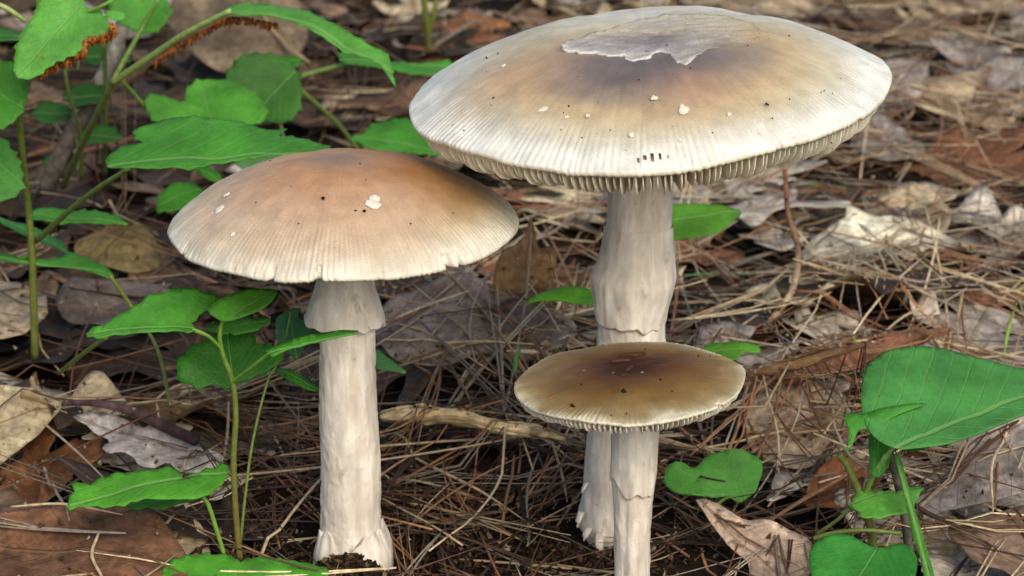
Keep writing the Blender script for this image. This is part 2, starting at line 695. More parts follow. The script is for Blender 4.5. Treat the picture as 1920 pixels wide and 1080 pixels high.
def build_cap(c, root, colour, slits=()):
    NT = c.N * c.sub
    tt = np.r_[np.linspace(0.012, 0.55, 22), np.linspace(0.57, 0.9, 24), np.linspace(0.912, 1.0, 14)]
    th = np.arange(NT) / NT * 2 * math.pi
    Tm, Th = np.meshgrid(tt, th, indexing='ij')
    x, y, z = cap_surface(c, Tm, Th)
    rag = 0.00025 * vnoise(np.cos(Th) * 60, np.sin(Th) * 60, seed=c.seed + 11) * sst(0.96, 1.0, Tm)
    V = [np.stack([x + rag * np.cos(Th), y + rag * np.sin(Th), z], -1).reshape(-1, 3)]
    C = [colour(Tm, Th, x, y).reshape(-1, 3)]
    # lip and underside
    edge = np.stack([x[-1], y[-1], z[-1]], -1)
    rad = np.stack([np.cos(th), np.sin(th), 0 * th], -1)
    cream = s2l((222, 210, 188))
    lips = [(0.0003, -0.0004), (0.0002, -0.0010), (-0.0004, -0.0015)]
    for dr, dz in lips:
        V.append(edge + rad * dr * c.lip + np.array([0, 0, dz * c.lip]))
        C.append(np.tile(s2l((226, 218, 202)), (NT, 1)))
    for t in (0.97, 0.92, 0.8, 0.6, 0.35, 0.12):
        w = sst(0.55, 1.0, t)
        r = t * c.R * (1 + c.rim(th, 1) * w + c.rim(th, 2) * float(sst(0.935, 1.0, t)))
        zz = cap_height(c, t) - 0.0016 * c.lip - 0.007 * c.lip * (1 - t) + c.R * c.wave * vnoise(np.cos(th) * 1.7 + 9, np.sin(th) * 1.7, seed=c.seed + 3) * t ** 3
        V.append(np.stack([r * np.cos(th), r * np.sin(th), zz], -1))
        C.append(np.tile(cream, (NT, 1)))
    rings = len(tt) + len(lips) + 6
    V = np.vstack(V)
    C = np.vstack(C)
    F = []
    for i in range(rings - 1):
        for j in range(NT):
            if i < len(tt) - 1 and slits:
                tm = 0.5 * (tt[i] + tt[i + 1])
                a = (th[j] + math.pi / NT + math.pi) % (2 * math.pi) - math.pi
                if any(t0 < tm < t1 and a0 < a < a1 for t0, t1, a0, a1 in slits):
                    continue
            j2 = (j + 1) % NT
            F.append((i * NT + j, (i + 1) * NT + j, (i + 1) * NT + j2, i * NT + j2))
    top = len(V)
    V = np.vstack([V, [[0, 0, cap_height(c, 0.0)]]])
    C = np.vstack([C, colour(np.zeros((1, 1)), np.zeros((1, 1)), np.zeros((1, 1)), np.zeros((1, 1))).reshape(-1, 3)])
    for j in range(NT):
        F.append((j, (j + 1) % NT, top))
    me = mesh_data('cap', V, [f for f in F], M_CAP, C)
    o = link('cap', me, root)
    M4 = Matrix.Identity(4)
    for i in range(3):
        for j in range(3):
            M4[i][j] = float(c.M[i, j])
    loc = c.C - wpos(root)
    M4.translation = Vector(loc.tolist())
    o.matrix_local = M4
    c.obj = o
    # gills: thin plates under the cap, each an object of its own
    def gill_mesh(t_in):
        ts = np.r_[np.linspace(t_in, 0.9, 6), 0.94, 0.96, 0.975, c.g1] if c.g1 > 0.98 else np.linspace(t_in, c.g1, 9)
        ts = np.minimum(ts, c.g1)
        vv, ff = [], []
        for k, t in enumerate(ts):
            zt = float(cap_height(c, t)) - 0.0006 * c.lip - 0.005 * c.lip * (1 - t)
            s = (t - 0.45) / (c.g1 - 0.45)
            dep = c.gd * math.sqrt(max(0.0, 1 - max(s, 0) ** c.gp)) if s > 0 else c.gd
            if t_in > 0.3:
                dep *= min(1.0, 0.15 + 3.0 * (t - t_in))
            zb = min(zt - 0.0005, -0.0012 * c.lip - dep)
            hw = 0.00028
            vv += [(t * c.R, -hw, zt), (t * c.R, hw, zt), (t * c.R, hw * 0.45, zb), (t * c.R, -hw * 0.45, zb)]
            if k:
                a = (k - 1) * 4
                for q in range(4):
                    ff.append((a + q, a + (q + 1) % 4, a + 4 + (q + 1) % 4, a + 4 + q))
        ff.append((0, 3, 2, 1))
        m = (len(ts) - 1) * 4
        ff.append((m, m + 1, m + 2, m + 3))
        return mesh_data('gill', np.array(vv), ff, M_GILL, smooth=False)
    full, short = gill_mesh(0.13), gill_mesh(0.6)
    for k in range(c.N):
        a = (k + 0.5 + random.uniform(-0.22, 0.22)) / c.N * 2 * math.pi
        g = link('gill', full if k % 2 == 0 else short, o)
        g.rotation_euler = (random.uniform(-0.06, 0.06), random.uniform(-0.01, 0.01), a)
        f = 1 + float(c.rim(np.array([a]), 1)[0])
        g.scale = (f * random.uniform(0.988, 1.0), random.uniform(0.7, 1.3), random.uniform(0.93, 1.05))
        g.location = (0, 0, float(c.R * c.wave * vnoise(math.cos(a) * 1.7 + 9, math.sin(a) * 1.7, seed=c.seed + 3)))
    return o


def wart(c, px, py, wpx, hpx, rotd=0.0, mat=None, name='wart', thick=0.00015):
    p = cap_hit(c, px, py)
    if p is None:
        return
    s = mpp(c.C)
    a, b = wpx * s / 2 * 0.9, hpx * s / 2 / 0.5
    n = 18
    vv = [(0, 0, thick)]
    for f, zf in ((0.55, 0.95), (0.9, 0.5), (1.0, -0.6)):
        for k in range(n):
            th = 2 * math.pi * k / n
            rr = f * (1 + 0.35 * float(fbm(math.cos(th) * 1.8 + px, math.sin(th) * 1.8 + py, seed=2, o=3)))
            x, y = a * rr * math.cos(th), b * rr * math.sin(th)
            vv.append((x * math.cos(rotd) - y * math.sin(rotd), x * math.sin(rotd) + y * math.cos(rotd), thick * zf))
    vv = np.array(vv)
    vv[:, :2] += p[:2]
    vv[:, 2] += cap_height(c, np.hypot(vv[:, 0], vv[:, 1]) / c.R)
    ff = [(0, 1 + k, 1 + (k + 1) % n) for k in range(n)]
    for r in range(2):
        for k in range(n):
            a0, a1 = 1 + r * n + k, 1 + r * n + (k + 1) % n
            ff.append((a0, a0 + n, a1 + n, a1))
    link(name, mesh_data(name, vv, ff, mat or M_WART), c.obj)


def specks(c, pts, mean=0.00035, col=(38, 30, 24)):
    vv, ff = [], []
    for px, py, k in pts:
        p = cap_hit(c, px, py)
        if p is None:
            continue
        s = mean * k
        b = len(vv)
        q = np.array([(1, 0, 0), (-1, 0, 0), (0, 1, 0), (0, -1, 0), (0, 0, 1), (0, 0, -1)]) * rng.uniform(0.5, 1.4, (6, 1)) * s
        a = rng.uniform(0, 6.28)
        q = q @ np.array([[math.cos(a), -math.sin(a), 0], [math.sin(a), math.cos(a), 0], [0, 0, 1]])
        vv += (q + p + np.array([0, 0, s * 0.6])).tolist()
        ff += [(b + i, b + j, b + k2) for i, j, k2 in ((0, 2, 4), (2, 1, 4), (1, 3, 4), (3, 0, 4), (2, 0, 5), (1, 2, 5), (3, 1, 5), (0, 3, 5))]
    o = link('dirt_specks', mesh_data('dirt_specks', np.array(vv), ff, M_CRUMB, np.tile(s2l(col), (len(vv), 1)), smooth=False), c.obj)
    o['kind'] = 'stuff'


def loft(rows, Yf, NT=150, m=240, relief=0.0004, seed=0, flake=0.0, z_end=None):
    """stem from pixel rows (y, x_left, x_right): returns V, F, colours"""
    rows = np.array(rows, float)
    C, rad = [], []
    for (py, xl, xr) in rows:
        P = at_Y((xl + xr) / 2, py, Yf(py))
        C.append(P)
        rad.append((xr - xl) / 2 * mpp(P))
    C = np.array(C)
    rad = np.array(rad)
    K = spline(np.c_[C, rad], m)
    th = np.arange(NT) / NT * 2 * math.pi
    X, Z = np.cos(th)[None, :], K[:, 2][:, None]
    Yy = np.sin(th)[None, :]
    rr = K[:, 3][:, None] * np.ones((1, NT))
    rr = rr + relief * (fbm(X * 1.8 + 3, Yy * 1.8, Z * 75, seed=seed, o=3) + 0.22 * vnoise(X * 9, Yy * 9, Z * 260, seed=seed + 7))
    if flake:
        f = fbm(X * 6, Yy * 6, Z * 480, seed=seed + 21, o=3)
        rr = rr + flake * sst(0.3, 0.45, f) * (0.6 + 0.4 * vnoise(X * 3, Yy * 3, Z * 60, seed=seed + 3))
    V = np.stack([K[:, 0][:, None] + rr * X, K[:, 1][:, None] + rr * Yy, Z + 0 * rr], -1).reshape(-1, 3)
    F = []
    for i in range(m - 1):
        for j in range(NT):
            j2 = (j + 1) % NT
            F.append((i * NT + j, (i + 1) * NT + j, (i + 1) * NT + j2, i * NT + j2))
    F.append(tuple(range(NT)))
    F.append(tuple((m - 1) * NT + j for j in range(NT))[::-1])
    g = fbm(X * 3, Yy * 3, Z * 40, seed=seed + 31)[..., None]
    cols = np.clip(1 + 0.10 * g * np.array([0.8, 1.0, 1.2]), 0.6, 1.1).reshape(-1, 3)
    return V, F, cols, K


def skirt(rows, Yf, hem, NT=180, m=40, seed=0, thick=0.0006, fold=0.0004, a0=0.0, a1=2 * math.pi, lift=0.0):
    """ring: a sleeve round the stem, open below, with an uneven hem. hem(theta) = extra drop in metres"""
    rows = np.array(rows, float)
    pts = []
    for (py, xl, xr) in rows:
        P = at_Y((xl + xr) / 2, py, Yf(py))
        pts.append([*P, (xr - xl) / 2 * mpp(P) + lift])
    K = spline(np.array(pts), m)
    closed = abs(a1 - a0 - 2 * math.pi) < 1e-6
    th = np.linspace(a0, a1, NT, endpoint=not closed)
    X, Yy = np.cos(th)[None, :], np.sin(th)[None, :]
    s = np.linspace(0, 1, m)[:, None]
    rr = K[:, 3][:, None] + fold * (fbm(X * 1.9, Yy * 1.9, K[:, 2][:, None] * 80, seed=seed, o=3) + 0.16 * vnoise(X * 8, Yy * 8, K[:, 2][:, None] * 40, seed=seed + 4)) * (0.3 + 0.7 * s)
    zz = K[:, 2][:, None] - hem(th)[None, :] * s ** 3
    out = np.stack([K[:, 0][:, None] + rr * X, K[:, 1][:, None] + rr * Yy, zz + 0 * rr], -1)
    tk = thick * (0.5 + 1.0 * s)
    inn = np.stack([K[:, 0][:, None] + (rr - tk) * X, K[:, 1][:, None] + (rr - tk) * Yy, zz + 0.0002 + 0 * rr], -1)
    hemr = out[-1] * 0.5 + inn[-1] * 0.5 + np.array([0, 0, -thick * 0.7])
    V = np.vstack([out.reshape(-1, 3), hemr, inn[::-1].reshape(-1, 3)])
    rows_n = 2 * m + 1
    F = []
    for i in range(rows_n - 1):
        for j in range(NT if closed else NT - 1):
            j2 = (j + 1) % NT
            F.append((i * NT + j, (i + 1) * NT + j, (i + 1) * NT + j2, i * NT + j2))
    g = vnoise(X * 5, Yy * 5, K[:, 2][:, None] * 60, seed=seed + 9)[..., None]
    c1 = (np.ones((m, NT, 3)) * (1 + 0.06 * g)).reshape(-1, 3)
    cols = np.vstack([c1, np.ones((NT, 3)) * 1.03, c1[::-1]])
    return V, F, np.clip(cols, 0.6, 1.1)


def rim_fun(seed, amp, notches):
    def f(th, which):
        th = np.asarray(th, float)
        if which == 1:
            return amp * fbm(np.cos(th) * 1.6 + 4, np.sin(th) * 1.6, seed=seed, o=3)
        r = 0 * th
        for a, hw, dep in notches:
            d = (th - a + math.pi) % (2 * math.pi) - math.pi
            r = r - dep * (1 - sst(hw * 0.55, hw, np.abs(d)))
        return r
    return f


# ---- left mushroom
cl = cap_frame(644, 418, 0.640, 326, R(1.0), R(0.4))
cl.h0, cl.p, cl.q, cl.umbo, cl.dip, cl.seed = 0.0166, 2.15, 0.82, 0.0009, 0.0, 11
cl.N, cl.sub, cl.stri, cl.stri0, cl.wave, cl.lip = 196, 6, 0.00034, 0.58, 0.008, 0.9
cl.g1, cl.gd, cl.gp = 0.95, 0.0012, 4.0
cl.rim = rim_fun(21, 0.010, [(R(-109.5), 0.022, 0.035), (R(-94.5), 0.03, 0.05), (R(-51), 0.034, 0.06), (R(-46.5), 0.02, 0.05), (R(-150), 0.03, 0.012), (R(-75), 0.025, 0.010)])


def col_left(t, th, x, y):
    k = 0.05 * fbm(x * 60, y * 60, seed=41)
    c = ramp(t + k, [(0.0, (138, 114, 98)), (0.10, (156, 124, 100)), (0.24, (182, 137, 101)), (0.42, (190, 149, 116)), (0.62, (194, 162, 136)), (0.84, (202, 182, 160)), (0.95, (216, 206, 190)), (1.0, (228, 222, 210))])
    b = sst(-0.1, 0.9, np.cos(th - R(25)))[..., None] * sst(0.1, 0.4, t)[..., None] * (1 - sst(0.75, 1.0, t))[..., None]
    c = c * (1 - b * np.array([0.32, 0.47, 0.68]))  # browner right-back side paints in the tall cap's shadow
    f = 0.05 * vnoise(np.cos(th) * 40, np.sin(th) * 40, t * 3, seed=44)[..., None]
    return np.clip(c * (1 + f), 0, 1)


root_l = thing('mushroom', 'domed orange-brown cap mushroom standing alone beside the leafy seedling', 'mushroom', (MUSH[0][0], MUSH[0][1], 0.0), 'cluster of gilled mushrooms')
Yl = lambda py: 0.640
V, F, C, KL = loft([(440, 600, 692), (520, 598, 700), (600, 600, 703), (640, 600, 704), (720, 598, 706), (800, 600, 710), (880, 602, 713), (960, 602, 714), (1010, 600, 715), (1050, 600, 716), (1085, 610, 712)], Yl, relief=0.00022, seed=51, flake=0.0002)
part('stem', V, F, M_STEM, root_l, C)
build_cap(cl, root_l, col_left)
V, F, C = skirt([(470, 604, 690), (532, 592, 702), (560, 583, 712), (590, 573, 721), (602, 569, 723)], Yl, lambda th: 0.0012 * vnoise(np.cos(th) * 3, np.sin(th) * 3, seed=61) + 0.0009 * np.cos(th + 0.4) * 0.5, seed=62, fold=0.0003)
part('ring', V, F, M_STEM, root_l, C)
V, F, C = skirt([(1092, 590, 735), (1060, 586, 740), (1030, 588, 738), (1004, 596, 728), (992, 600, 722)], Yl, lambda th: -0.0028 * np.abs(vnoise(np.cos(th) * 2.6, np.sin(th) * 2.6, seed=66)) + 0.0075 * np.exp(-((th - R(258)) / 0.33) ** 2), seed=67, fold=0.0012, thick=0.0011)
part('volva', V, F, M_STEM, root_l, C)
for a in [(703, 370, 20, 9), (699, 383, 34, 12), (411, 392, 20, 11), (424, 365, 14, 6), (436, 439, 9, 5), (690, 378, 9, 5), (800, 343, 8, 4)]:
    wart(cl, *a)
specks(cl, [(606, 373, 1.5), (667, 396, 1), (683, 397, 1.2), (507, 303, 1), (513, 332, 0.9), (675, 308, 1), (686, 339, 1), (750, 322, 0.8), (560, 420, 0.7), (480, 380, 0.7), (770, 420, 0.8), (630, 455, 0.7), (545, 350, 0.6), (725, 345, 0.7), (850, 400, 0.7)])

# ---- tall mushroom
cb = cap_frame(1215, 167, 0.664, 449, R(3.4), R(4.4))
cb.h0, cb.p, cb.q, cb.umbo, cb.dip, cb.seed = 0.0172, 2.2, 0.95, 0.0, 0.0014, 71
cb.N, cb.sub, cb.stri, cb.stri0, cb.wave, cb.lip = 216, 6, 0.00048, 0.73, 0.016, 1.1
cb.g1, cb.gd, cb.gp = 0.985, 0.0078, 8.0
cb.rim = rim_fun(73, 0.016, [(R(-35), 0.03, 0.012), (R(-62), 0.02, 0.012), (R(-84), 0.02, 0.01)])


def col_big(t, th, x, y):
    k = 0.07 * fbm(x * 55, y * 55, seed=81)
    X, Y = x / cb.R, y / cb.R
    dc = np.where(t > 0.55, t, 0) * 0 + np.hypot((X + 0.0) * 1.1, (Y + 0.70 * np.clip(1.0 - t, 0, 1)) / 0.9) + k * (1.2 - t)
    c = ramp(dc, [(0.0, (104, 96, 98)), (0.30, (112, 102, 102)), (0.47, (150, 134, 118)), (0.60, (186, 163, 131)), (0.71, (194, 177, 147)), (0.82, (202, 192, 170)), (0.90, (210, 204, 192)), (1.0, (228, 226, 220))])
    for cx, cy, s, w in ((-0.55, -0.28, 0.22, 0.7), (0.17, -0.60, 0.18, 0.45)):
        b = (np.exp(-(((X - cx) / s) ** 2 + ((Y - cy) / (s * 0.8)) ** 2)) * w)[..., None]
        c = c * (1 - b) + s2l((204, 162, 128)) * b
    f = 0.06 * vnoise(np.cos(th) * 45, np.sin(th) * 45, t * 3, seed=84)[..., None]
    return np.clip(c * (1 + f), 0, 1)


root_b = thing('mushroom', 'tallest mushroom with broad flat pale tan cap and torn grey veil patch', 'mushroom', (MUSH[1][0], MUSH[1][1], 0.0), 'cluster of gilled mushrooms')
Yb = lambda py: float(np.interp(py, [200, 600, 1010, 1100], [0.667, 0.665, 0.658, 0.658]))
V, F, C, KB = loft([(230, 1146, 1262), (350, 1142, 1261), (450, 1134, 1260), (520, 1126, 1256), (600, 1122, 1248), (660, 1119, 1246), (760, 1108, 1240), (850, 1098, 1232), (930, 1090, 1224), (975, 1084, 1220), (1000, 1094, 1216), (1030, 1112, 1206), (1050, 1120, 1200)], Yb, relief=0.00026, seed=91, flake=0.0002)
part('stem', V, F, M_STEM, root_b, C)
da = 2 * math.pi / cb.N
build_cap(cb, root_b, col_big, [(0.945 - [0.0, 0.008, 0.012, 0.01, 0.004][k], 0.963 - [0.0, 0.004, 0.0, 0.004, 0.01][k], R(-91.6) + (k - 2) * da - [0.18, 0.3, 0.3, 0.25, 0.12][k] * da, R(-91.6) + (k - 2) * da + 0.2 * da) for k in range(5)])
V, F, C = skirt([(420, 1136, 1261), (460, 1130, 1262), (495, 1121, 1263), (518, 1110, 1265), (535, 1109, 1264), (560, 1113, 1260), (585, 1114, 1256), (598, 1114, 1255)], Yb, lambda th: 0.0010 * vnoise(np.cos(th) * 3, np.sin(th) * 3, seed=95) + 0.0003 * vnoise(np.cos(th) * 9, np.sin(th) * 9, seed=96), seed=97, fold=0.00085, thick=0.0009, lift=0.0003)
part('ring', V, F, M_STEM, root_b, C)
for k, (x0, y0, x1, y1, w) in enumerate([(1082, 960, 1078, 990, 14), (1096, 990, 1090, 1015, 16), (1118, 1000, 1122, 1040, 22), (1092, 905, 1086, 925, 9)]):
    p0, p1 = at_Y(x0 + 8, y0, 0.649), at_Y(x1 + 5, y1, 0.647)
    L = spline([p0, (p0 + p1) / 2 + np.array([-0.0004, -0.001, 0]), p1], 8)
    V, F = tube(L, [w * 0.00007, w * 0.00006, 0.0002], 7, flat=0.4)
    part('shred', V, F, M_STEM, root_b, np.ones((len(V), 3)))
for a in [(1281, 206, 22, 14), (1017, 205, 18, 6), (943, 123, 12, 6), (1226, 183, 12, 6), (1184, 252, 10, 5), (1427, 235, 16, 5), (1367, 214, 10, 4), (1101, 217, 8, 4), (973, 149, 10, 4), (1050, 56, 10, 4), (1062, 220, 8, 3), (1275, 262, 8, 3)]:
    wart(cb, *a)
sp = [(926, 187, 1.6), (921, 200, 1), (948, 200, 0.9), (850, 238, 1.4), (870, 246, 0.9), (912, 109, 1), (887, 164, 1), (1437, 197, 1.6), (1440, 198, 1), (1480, 70, 1.2), (1522, 83, 1.2), (1576, 148, 0.8), (1561, 177, 0.9), (1052, 244, 0.7), (1067, 200, 0.8), (1144, 245, 0.8), (1198, 150, 0.7), (1091, 259, 0.7)]
sp += [(random.uniform(850, 1580), random.uniform(60, 290), random.uniform(0.35, 0.8)) for _ in range(45)]
specks(cb, sp)
# torn veil patch
pol = [(1053, 97), (1066, 84), (1090, 78), (1105, 68), (1135, 60), (1160, 48), (1200, 36), (1255, 28), (1320, 27), (1385, 36), (1420, 52), (1428, 70), (1400, 84), (1360, 92), (1325, 96), (1300, 112), (1276, 118), (1262, 106), (1240, 92), (1226, 100), (1205, 108), (1180, 110), (1165, 104), (1140, 106), (1110, 103), (1080, 104)]
loc = [cap_hit(cb, *p) for p in pol]
loc = np.array([p[:2] for p in loc if p is not None])
out = spline(loc, 220, True)
out = out + 0.0007 * np.stack([fbm(out[:, 0] * 420, out[:, 1] * 420, seed=5, o=3), fbm(out[:, 0] * 420 + 9, out[:, 1] * 420, seed=6, o=3)], 1)
out = resample(out, 0.0005)
v2, f2 = fill2d(out, 0.0009)
dd = np.min(np.hypot(v2[:, None, 0] - out[None, :, 0], v2[:, None, 1] - out[None, :, 1]), 1)
tz = cap_height(cb, np.hypot(v2[:, 0], v2[:, 1]) / cb.R)
rr_, th_ = np.hypot(v2[:, 0], v2[:, 1]) / cb.R, np.arctan2(v2[:, 1], v2[:, 0])
tz = cap_surface(cb, rr_, th_)[2]
zt = tz + 0.0003 + 0.0001 * np.exp(-(dd / 0.0009) ** 2) + 0.00030 * fbm(v2[:, 0] * 330, v2[:, 1] * 700, seed=99) + 0.0005 * sst(-0.004, -0.022, v2[:, 0]) * np.exp(-dd / 0.0015)
pc = ramp(dd / 0.012, [(0, (210, 206, 202)), (0.06, (182, 177, 175)), (0.3, (164, 158, 158)), (1, (156, 150, 151))]) * (1 + 0.14 * fbm(v2[:, 0] * 160, v2[:, 1] * 160, seed=98) + 0.10 * fbm(v2[:, 0] * 300, v2[:, 1] * 1200, seed=97, o=3))[:, None]
blot = np.exp(-(((v2[:, 0] - loc[:, 0].mean() - 0.001) / 0.006) ** 2 + ((v2[:, 1] - loc[:, 1].mean()) / 0.006) ** 2))[:, None]
fade = (sst(0.004, 0.024, v2[:, 0]) * 0.7)[:, None]
pc = pc * (1 - fade) + s2l((186, 178, 164)) * fade
pc = pc * (1 - 0.42 * blot)
ctr = loc.mean(0)
melt = np.clip(sst(0.004, 0.020, v2[:, 0] - ctr[0]) + sst(0.001, 0.009, v2[:, 1] - ctr[1]) * 0.9, 0, 1)
melt = np.clip(melt * (0.35 + 0.65 * np.exp(-dd / 0.004)) + 0.25 * fbm(v2[:, 0] * 250, v2[:, 1] * 250, seed=77, o=3) * (melt > 0.02), 0, 1)
zt = zt - melt * 0.00022
skin = col_big(rr_, th_, v2[:, 0], v2[:, 1])
pc = pc * (1 - melt[:, None]) + skin * melt[:, None]
pc = pc * (1 - 0.22 * sst(-0.012, 0.016, v2[:, 0]) * np.exp(-dd / 0.002))[:, None]
V3 = np.c_[v2, zt]
VV, FF = thicken(V3, f2, (0, 0, 1), 0.0009)
link('veil_patch', mesh_data('veil_patch', VV, FF, M_PATCH, np.vstack([pc, pc])), cb.obj)

# ---- small mushroom
cs = cap_frame(1179, 714, 0.605, 216, R(0.0), R(4.0))
cs.h0, cs.p, cs.q, cs.umbo, cs.dip, cs.seed = 0.0032, 2.2, 0.9, 0.0, 0.0012, 101
cs.N, cs.sub, cs.stri, cs.stri0, cs.wave, cs.lip = 136, 6, 0.00038, 0.70, 0.022, 0.7
cs.g1, cs.gd, cs.gp = 0.985, 0.0036, 8.0
cs.rim = rim_fun(103, 0.016, [(R(-42), 0.05, 0.05), (R(-80), 0.03, 0.012)])


def col_small(t, th, x, y):
    X, Y = x / cs.R, y / cs.R
    dc = np.hypot(X * 0.95, Y - 0.16 * (1 - t)) + 0.06 * fbm(x * 110, y * 110, seed=111)
    c = ramp(dc, [(0.0, (46, 20, 9)), (0.22, (58, 27, 10)), (0.40, (92, 53, 20)), (0.58, (114, 83, 41)), (0.78, (134, 108, 67)), (0.90, (150, 132, 98)), (0.97, (184, 172, 146)), (1.0, (206, 198, 178))])  # browns deepened to include the shade under the tall cap
    f = 0.07 * vnoise(np.cos(th) * 30, np.sin(th) * 30, t * 3, seed=114)[..., None]
    return np.clip(c * (1 + f), 0, 1)


root_s = thing('mushroom', 'short mushroom with flat dark brown cap in front of the tallest stem', 'mushroom', (MUSH[2][0], MUSH[2][1], 0.0), 'cluster of gilled mushrooms')
Ys = lambda py: 0.605
V, F, C, KS = loft([(726, 1150, 1236), (800, 1147, 1235), (860, 1148, 1232), (920, 1149, 1226), (1000, 1150, 1220), (1080, 1150, 1217), (1140, 1148, 1218), (1160, 1150, 1216)], Ys, relief=0.0003, seed=121, flake=0.00012)
part('stem', V, F, M_STEM, root_s, C)
build_cap(cs, root_s, col_small)


def hem_s(th):
    return 0.003 * vnoise(np.cos(th) * 2.2, np.sin(th) * 2.2, seed=125) + 0.0038 * np.exp(-((th - R(318)) / 0.16) ** 2) + 0.002 * np.exp(-((th - R(255)) / 0.3) ** 2)


V, F, C = skirt([(790, 1147, 1235), (840, 1145, 1235), (880, 1144, 1234), (900, 1143, 1233)], Ys, hem_s, seed=127, fold=0.0004, thick=0.0005, a0=R(195), a1=R(322), lift=0.0003)
part('torn_ring', V, F, M_STEM, root_s, C)
M_SCAB = mat_plain('tan_scab', s2l((176, 146, 104)), 0.7, 0.2, 900)
m_debris = mat_plain('cap_debris', s2l((70, 46, 34)), 0.8, 0.3, 900)
wart(cs, 1160, 676, 42, 5, 0.0, m_debris, 'bark_flake', 0.0004)
wart(cs, 1180, 690, 34, 6, 1.0, m_debris, 'bark_flake', 0.0004)
wart(cs, 1185, 664, 50, 7, 0.1, m_debris, 'bark_flake', 0.0004)
wart(cs, 1170, 703, 26, 6, 0.3, m_debris, 'bark_flake', 0.0004)
wart(cs, 1036, 744, 24, 7, 0.2, mat_plain('rust_stain', s2l((150, 92, 44)), 0.7, 0.2, 900), 'rust_scab', 0.0002)
for a in [(1095, 696, 9, 3), (1150, 700, 8, 3), (1204, 699, 7, 3)]:
    wart(cs, *a, 0.0, M_SCAB, 'wart', 0.0002)
specks(cs, [(1170, 737, 2), (1072, 762, 1.6), (1076, 764, 1.2), (1238, 714, 1.3), (1309, 668, 0.9), (1332, 668, 0.9), (1110, 779, 1), (1146, 781, 0.9), (1175, 776, 0.9), (1210, 655, 1), (1260, 735, 0.8), (1090, 722, 0.8)])


# ------------------------------------------------------------------ leaves
def leaf_mesh(out2, L, step, warp, thick, frame):
    """out2: outline in the leaf plane (u from the base along the midrib, v across, metres)"""
    v2, f2 = fill2d(out2, step)
    w = warp(v2[:, 0], v2[:, 1])
    O, e1, e2, n = frame
    P = O + np.outer(v2[:, 0], e1) + np.outer(v2[:, 1], e2) + np.outer(w, n)
    f3 = []
    for f in f2:
        a, b, c = v2[f[0]], v2[f[1]], v2[f[2]]
        f3.append(f if (b[0] - a[0]) * (c[1] - a[1]) - (b[1] - a[1]) * (c[0] - a[0]) > 0 else f[::-1])
    uv = v2 / L
    return P, f3, uv


def warp_fun(L, fold, bend, wav, seed, side=0.0):
    def f(u, v):
        w = fold * np.abs(v) - bend * ((u / L - 0.45) ** 2) * L + side * v * np.abs(v) / L
        w = w + wav * L * fbm(u / L * 2.6 + seed, v / L * 2.6, seed=seed, o=3)
        return w
    return f


def px_leaf(root, outline, base, tip, Y, tilt, roll=0.0, col=(70, 140, 50), teeth=(0.0, 0.0), fold=0.12, bend=0.12, wav=0.025, name='leaf', mat=None, thick=0.0003, step=0.0016, seed=None, P0=None, holes=None):
    out = np.array(outline, float)
    c = out.mean(0)
    a, b = R(tilt), R(roll)
    n = np.array([math.sin(b), -math.sin(a) * math.cos(b), math.cos(a) * math.cos(b)])
    n /= np.linalg.norm(n)
    if P0 is None:
        P0 = at_Y(c[0], c[1], Y)
    B, T = on_plane(*base, P0, n), on_plane(*tip, P0, n)
    e1 = (T - B)
    L = float(np.linalg.norm(e1))
    e1 = e1 / L
    e2 = np.cross(n, e1)
    pts = np.array([on_plane(x, y, P0, n) for x, y in out])
    o2 = np.stack([(pts - B) @ e1, (pts - B) @ e2], 1)
    o2 = spline(o2, len(o2) * 6, True)
    o2 = toothed(o2, *teeth) if teeth[0] else resample(o2, step)
    seed = seed if seed is not None else int(abs(c[0] * 7 + c[1] * 3)) % 997
    P, f, uv = leaf_mesh(o2, L, step, warp_fun(L, fold, bend, wav, seed), thick, (B, e1, e2, n))
    VV, FF = thicken(P, f, n, thick)
    o = part(name, VV, FF, mat or M_GREEN, root, uvs=np.vstack([uv, uv]))
    lc = s2l(col)
    o.color = (float(lc[0]), float(lc[1]), float(lc[2]), 1)
    return o, P


def stalk(root, pts, w0, w1, c0=(96, 112, 50), c1=(110, 138, 58), name='stem', n=9, m=None):
    """pts (px, py, Y); widths in pixels"""
    P = np.array([at_Y(*p) for p in pts])
    s = mpp(P.mean(0))
    K = spline(P, m or (len(P) * 8))
    V, F = tube(K, [w0 * s / 2, w1 * s / 2], n)
    t = np.repeat(np.linspace(0, 1, len(K)), n)[:, None]
    C = s2l(c0) * (1 - t) + s2l(c1) * t
    return part(name, V, F, M_STALK, root, C)


# ------------------------------------------------------------------ random litter outlines (leaf-length units)
def outl_ellipse(w=0.24, sk=0.0):
    u = np.linspace(0, 1, 40)
    h = w * np.sin(math.pi * u ** 0.85) ** 0.8 + 0.004
    return np.vstack([np.c_[u, h], np.c_[u[::-1], -h[::-1] * (1 + sk)]])


def outl_oak(w=0.3, lobes=3.5, point=0.0):
    u = np.linspace(0, 1, 90)
    env = w * np.sin(math.pi * u ** 0.8) ** 0.6
    ph = rng.uniform(-0.4, 0.4)
    side = []
    for sgn in (1, -1):
        lb = 0.5 - 0.5 * np.cos(2 * math.pi * (u * lobes) + ph * sgn)
        lb = lb ** (1.6 if point else 0.8)
        h = env * (0.28 + 0.85 * lb * rng.uniform(0.8, 1.15)) + 0.004
        uu = u + 0.35 * (h - env * 0.3) * (1 if True else 0)
        side.append(np.c_[uu, sgn * h])
    return np.vstack([side[0], side[1][::-1]])


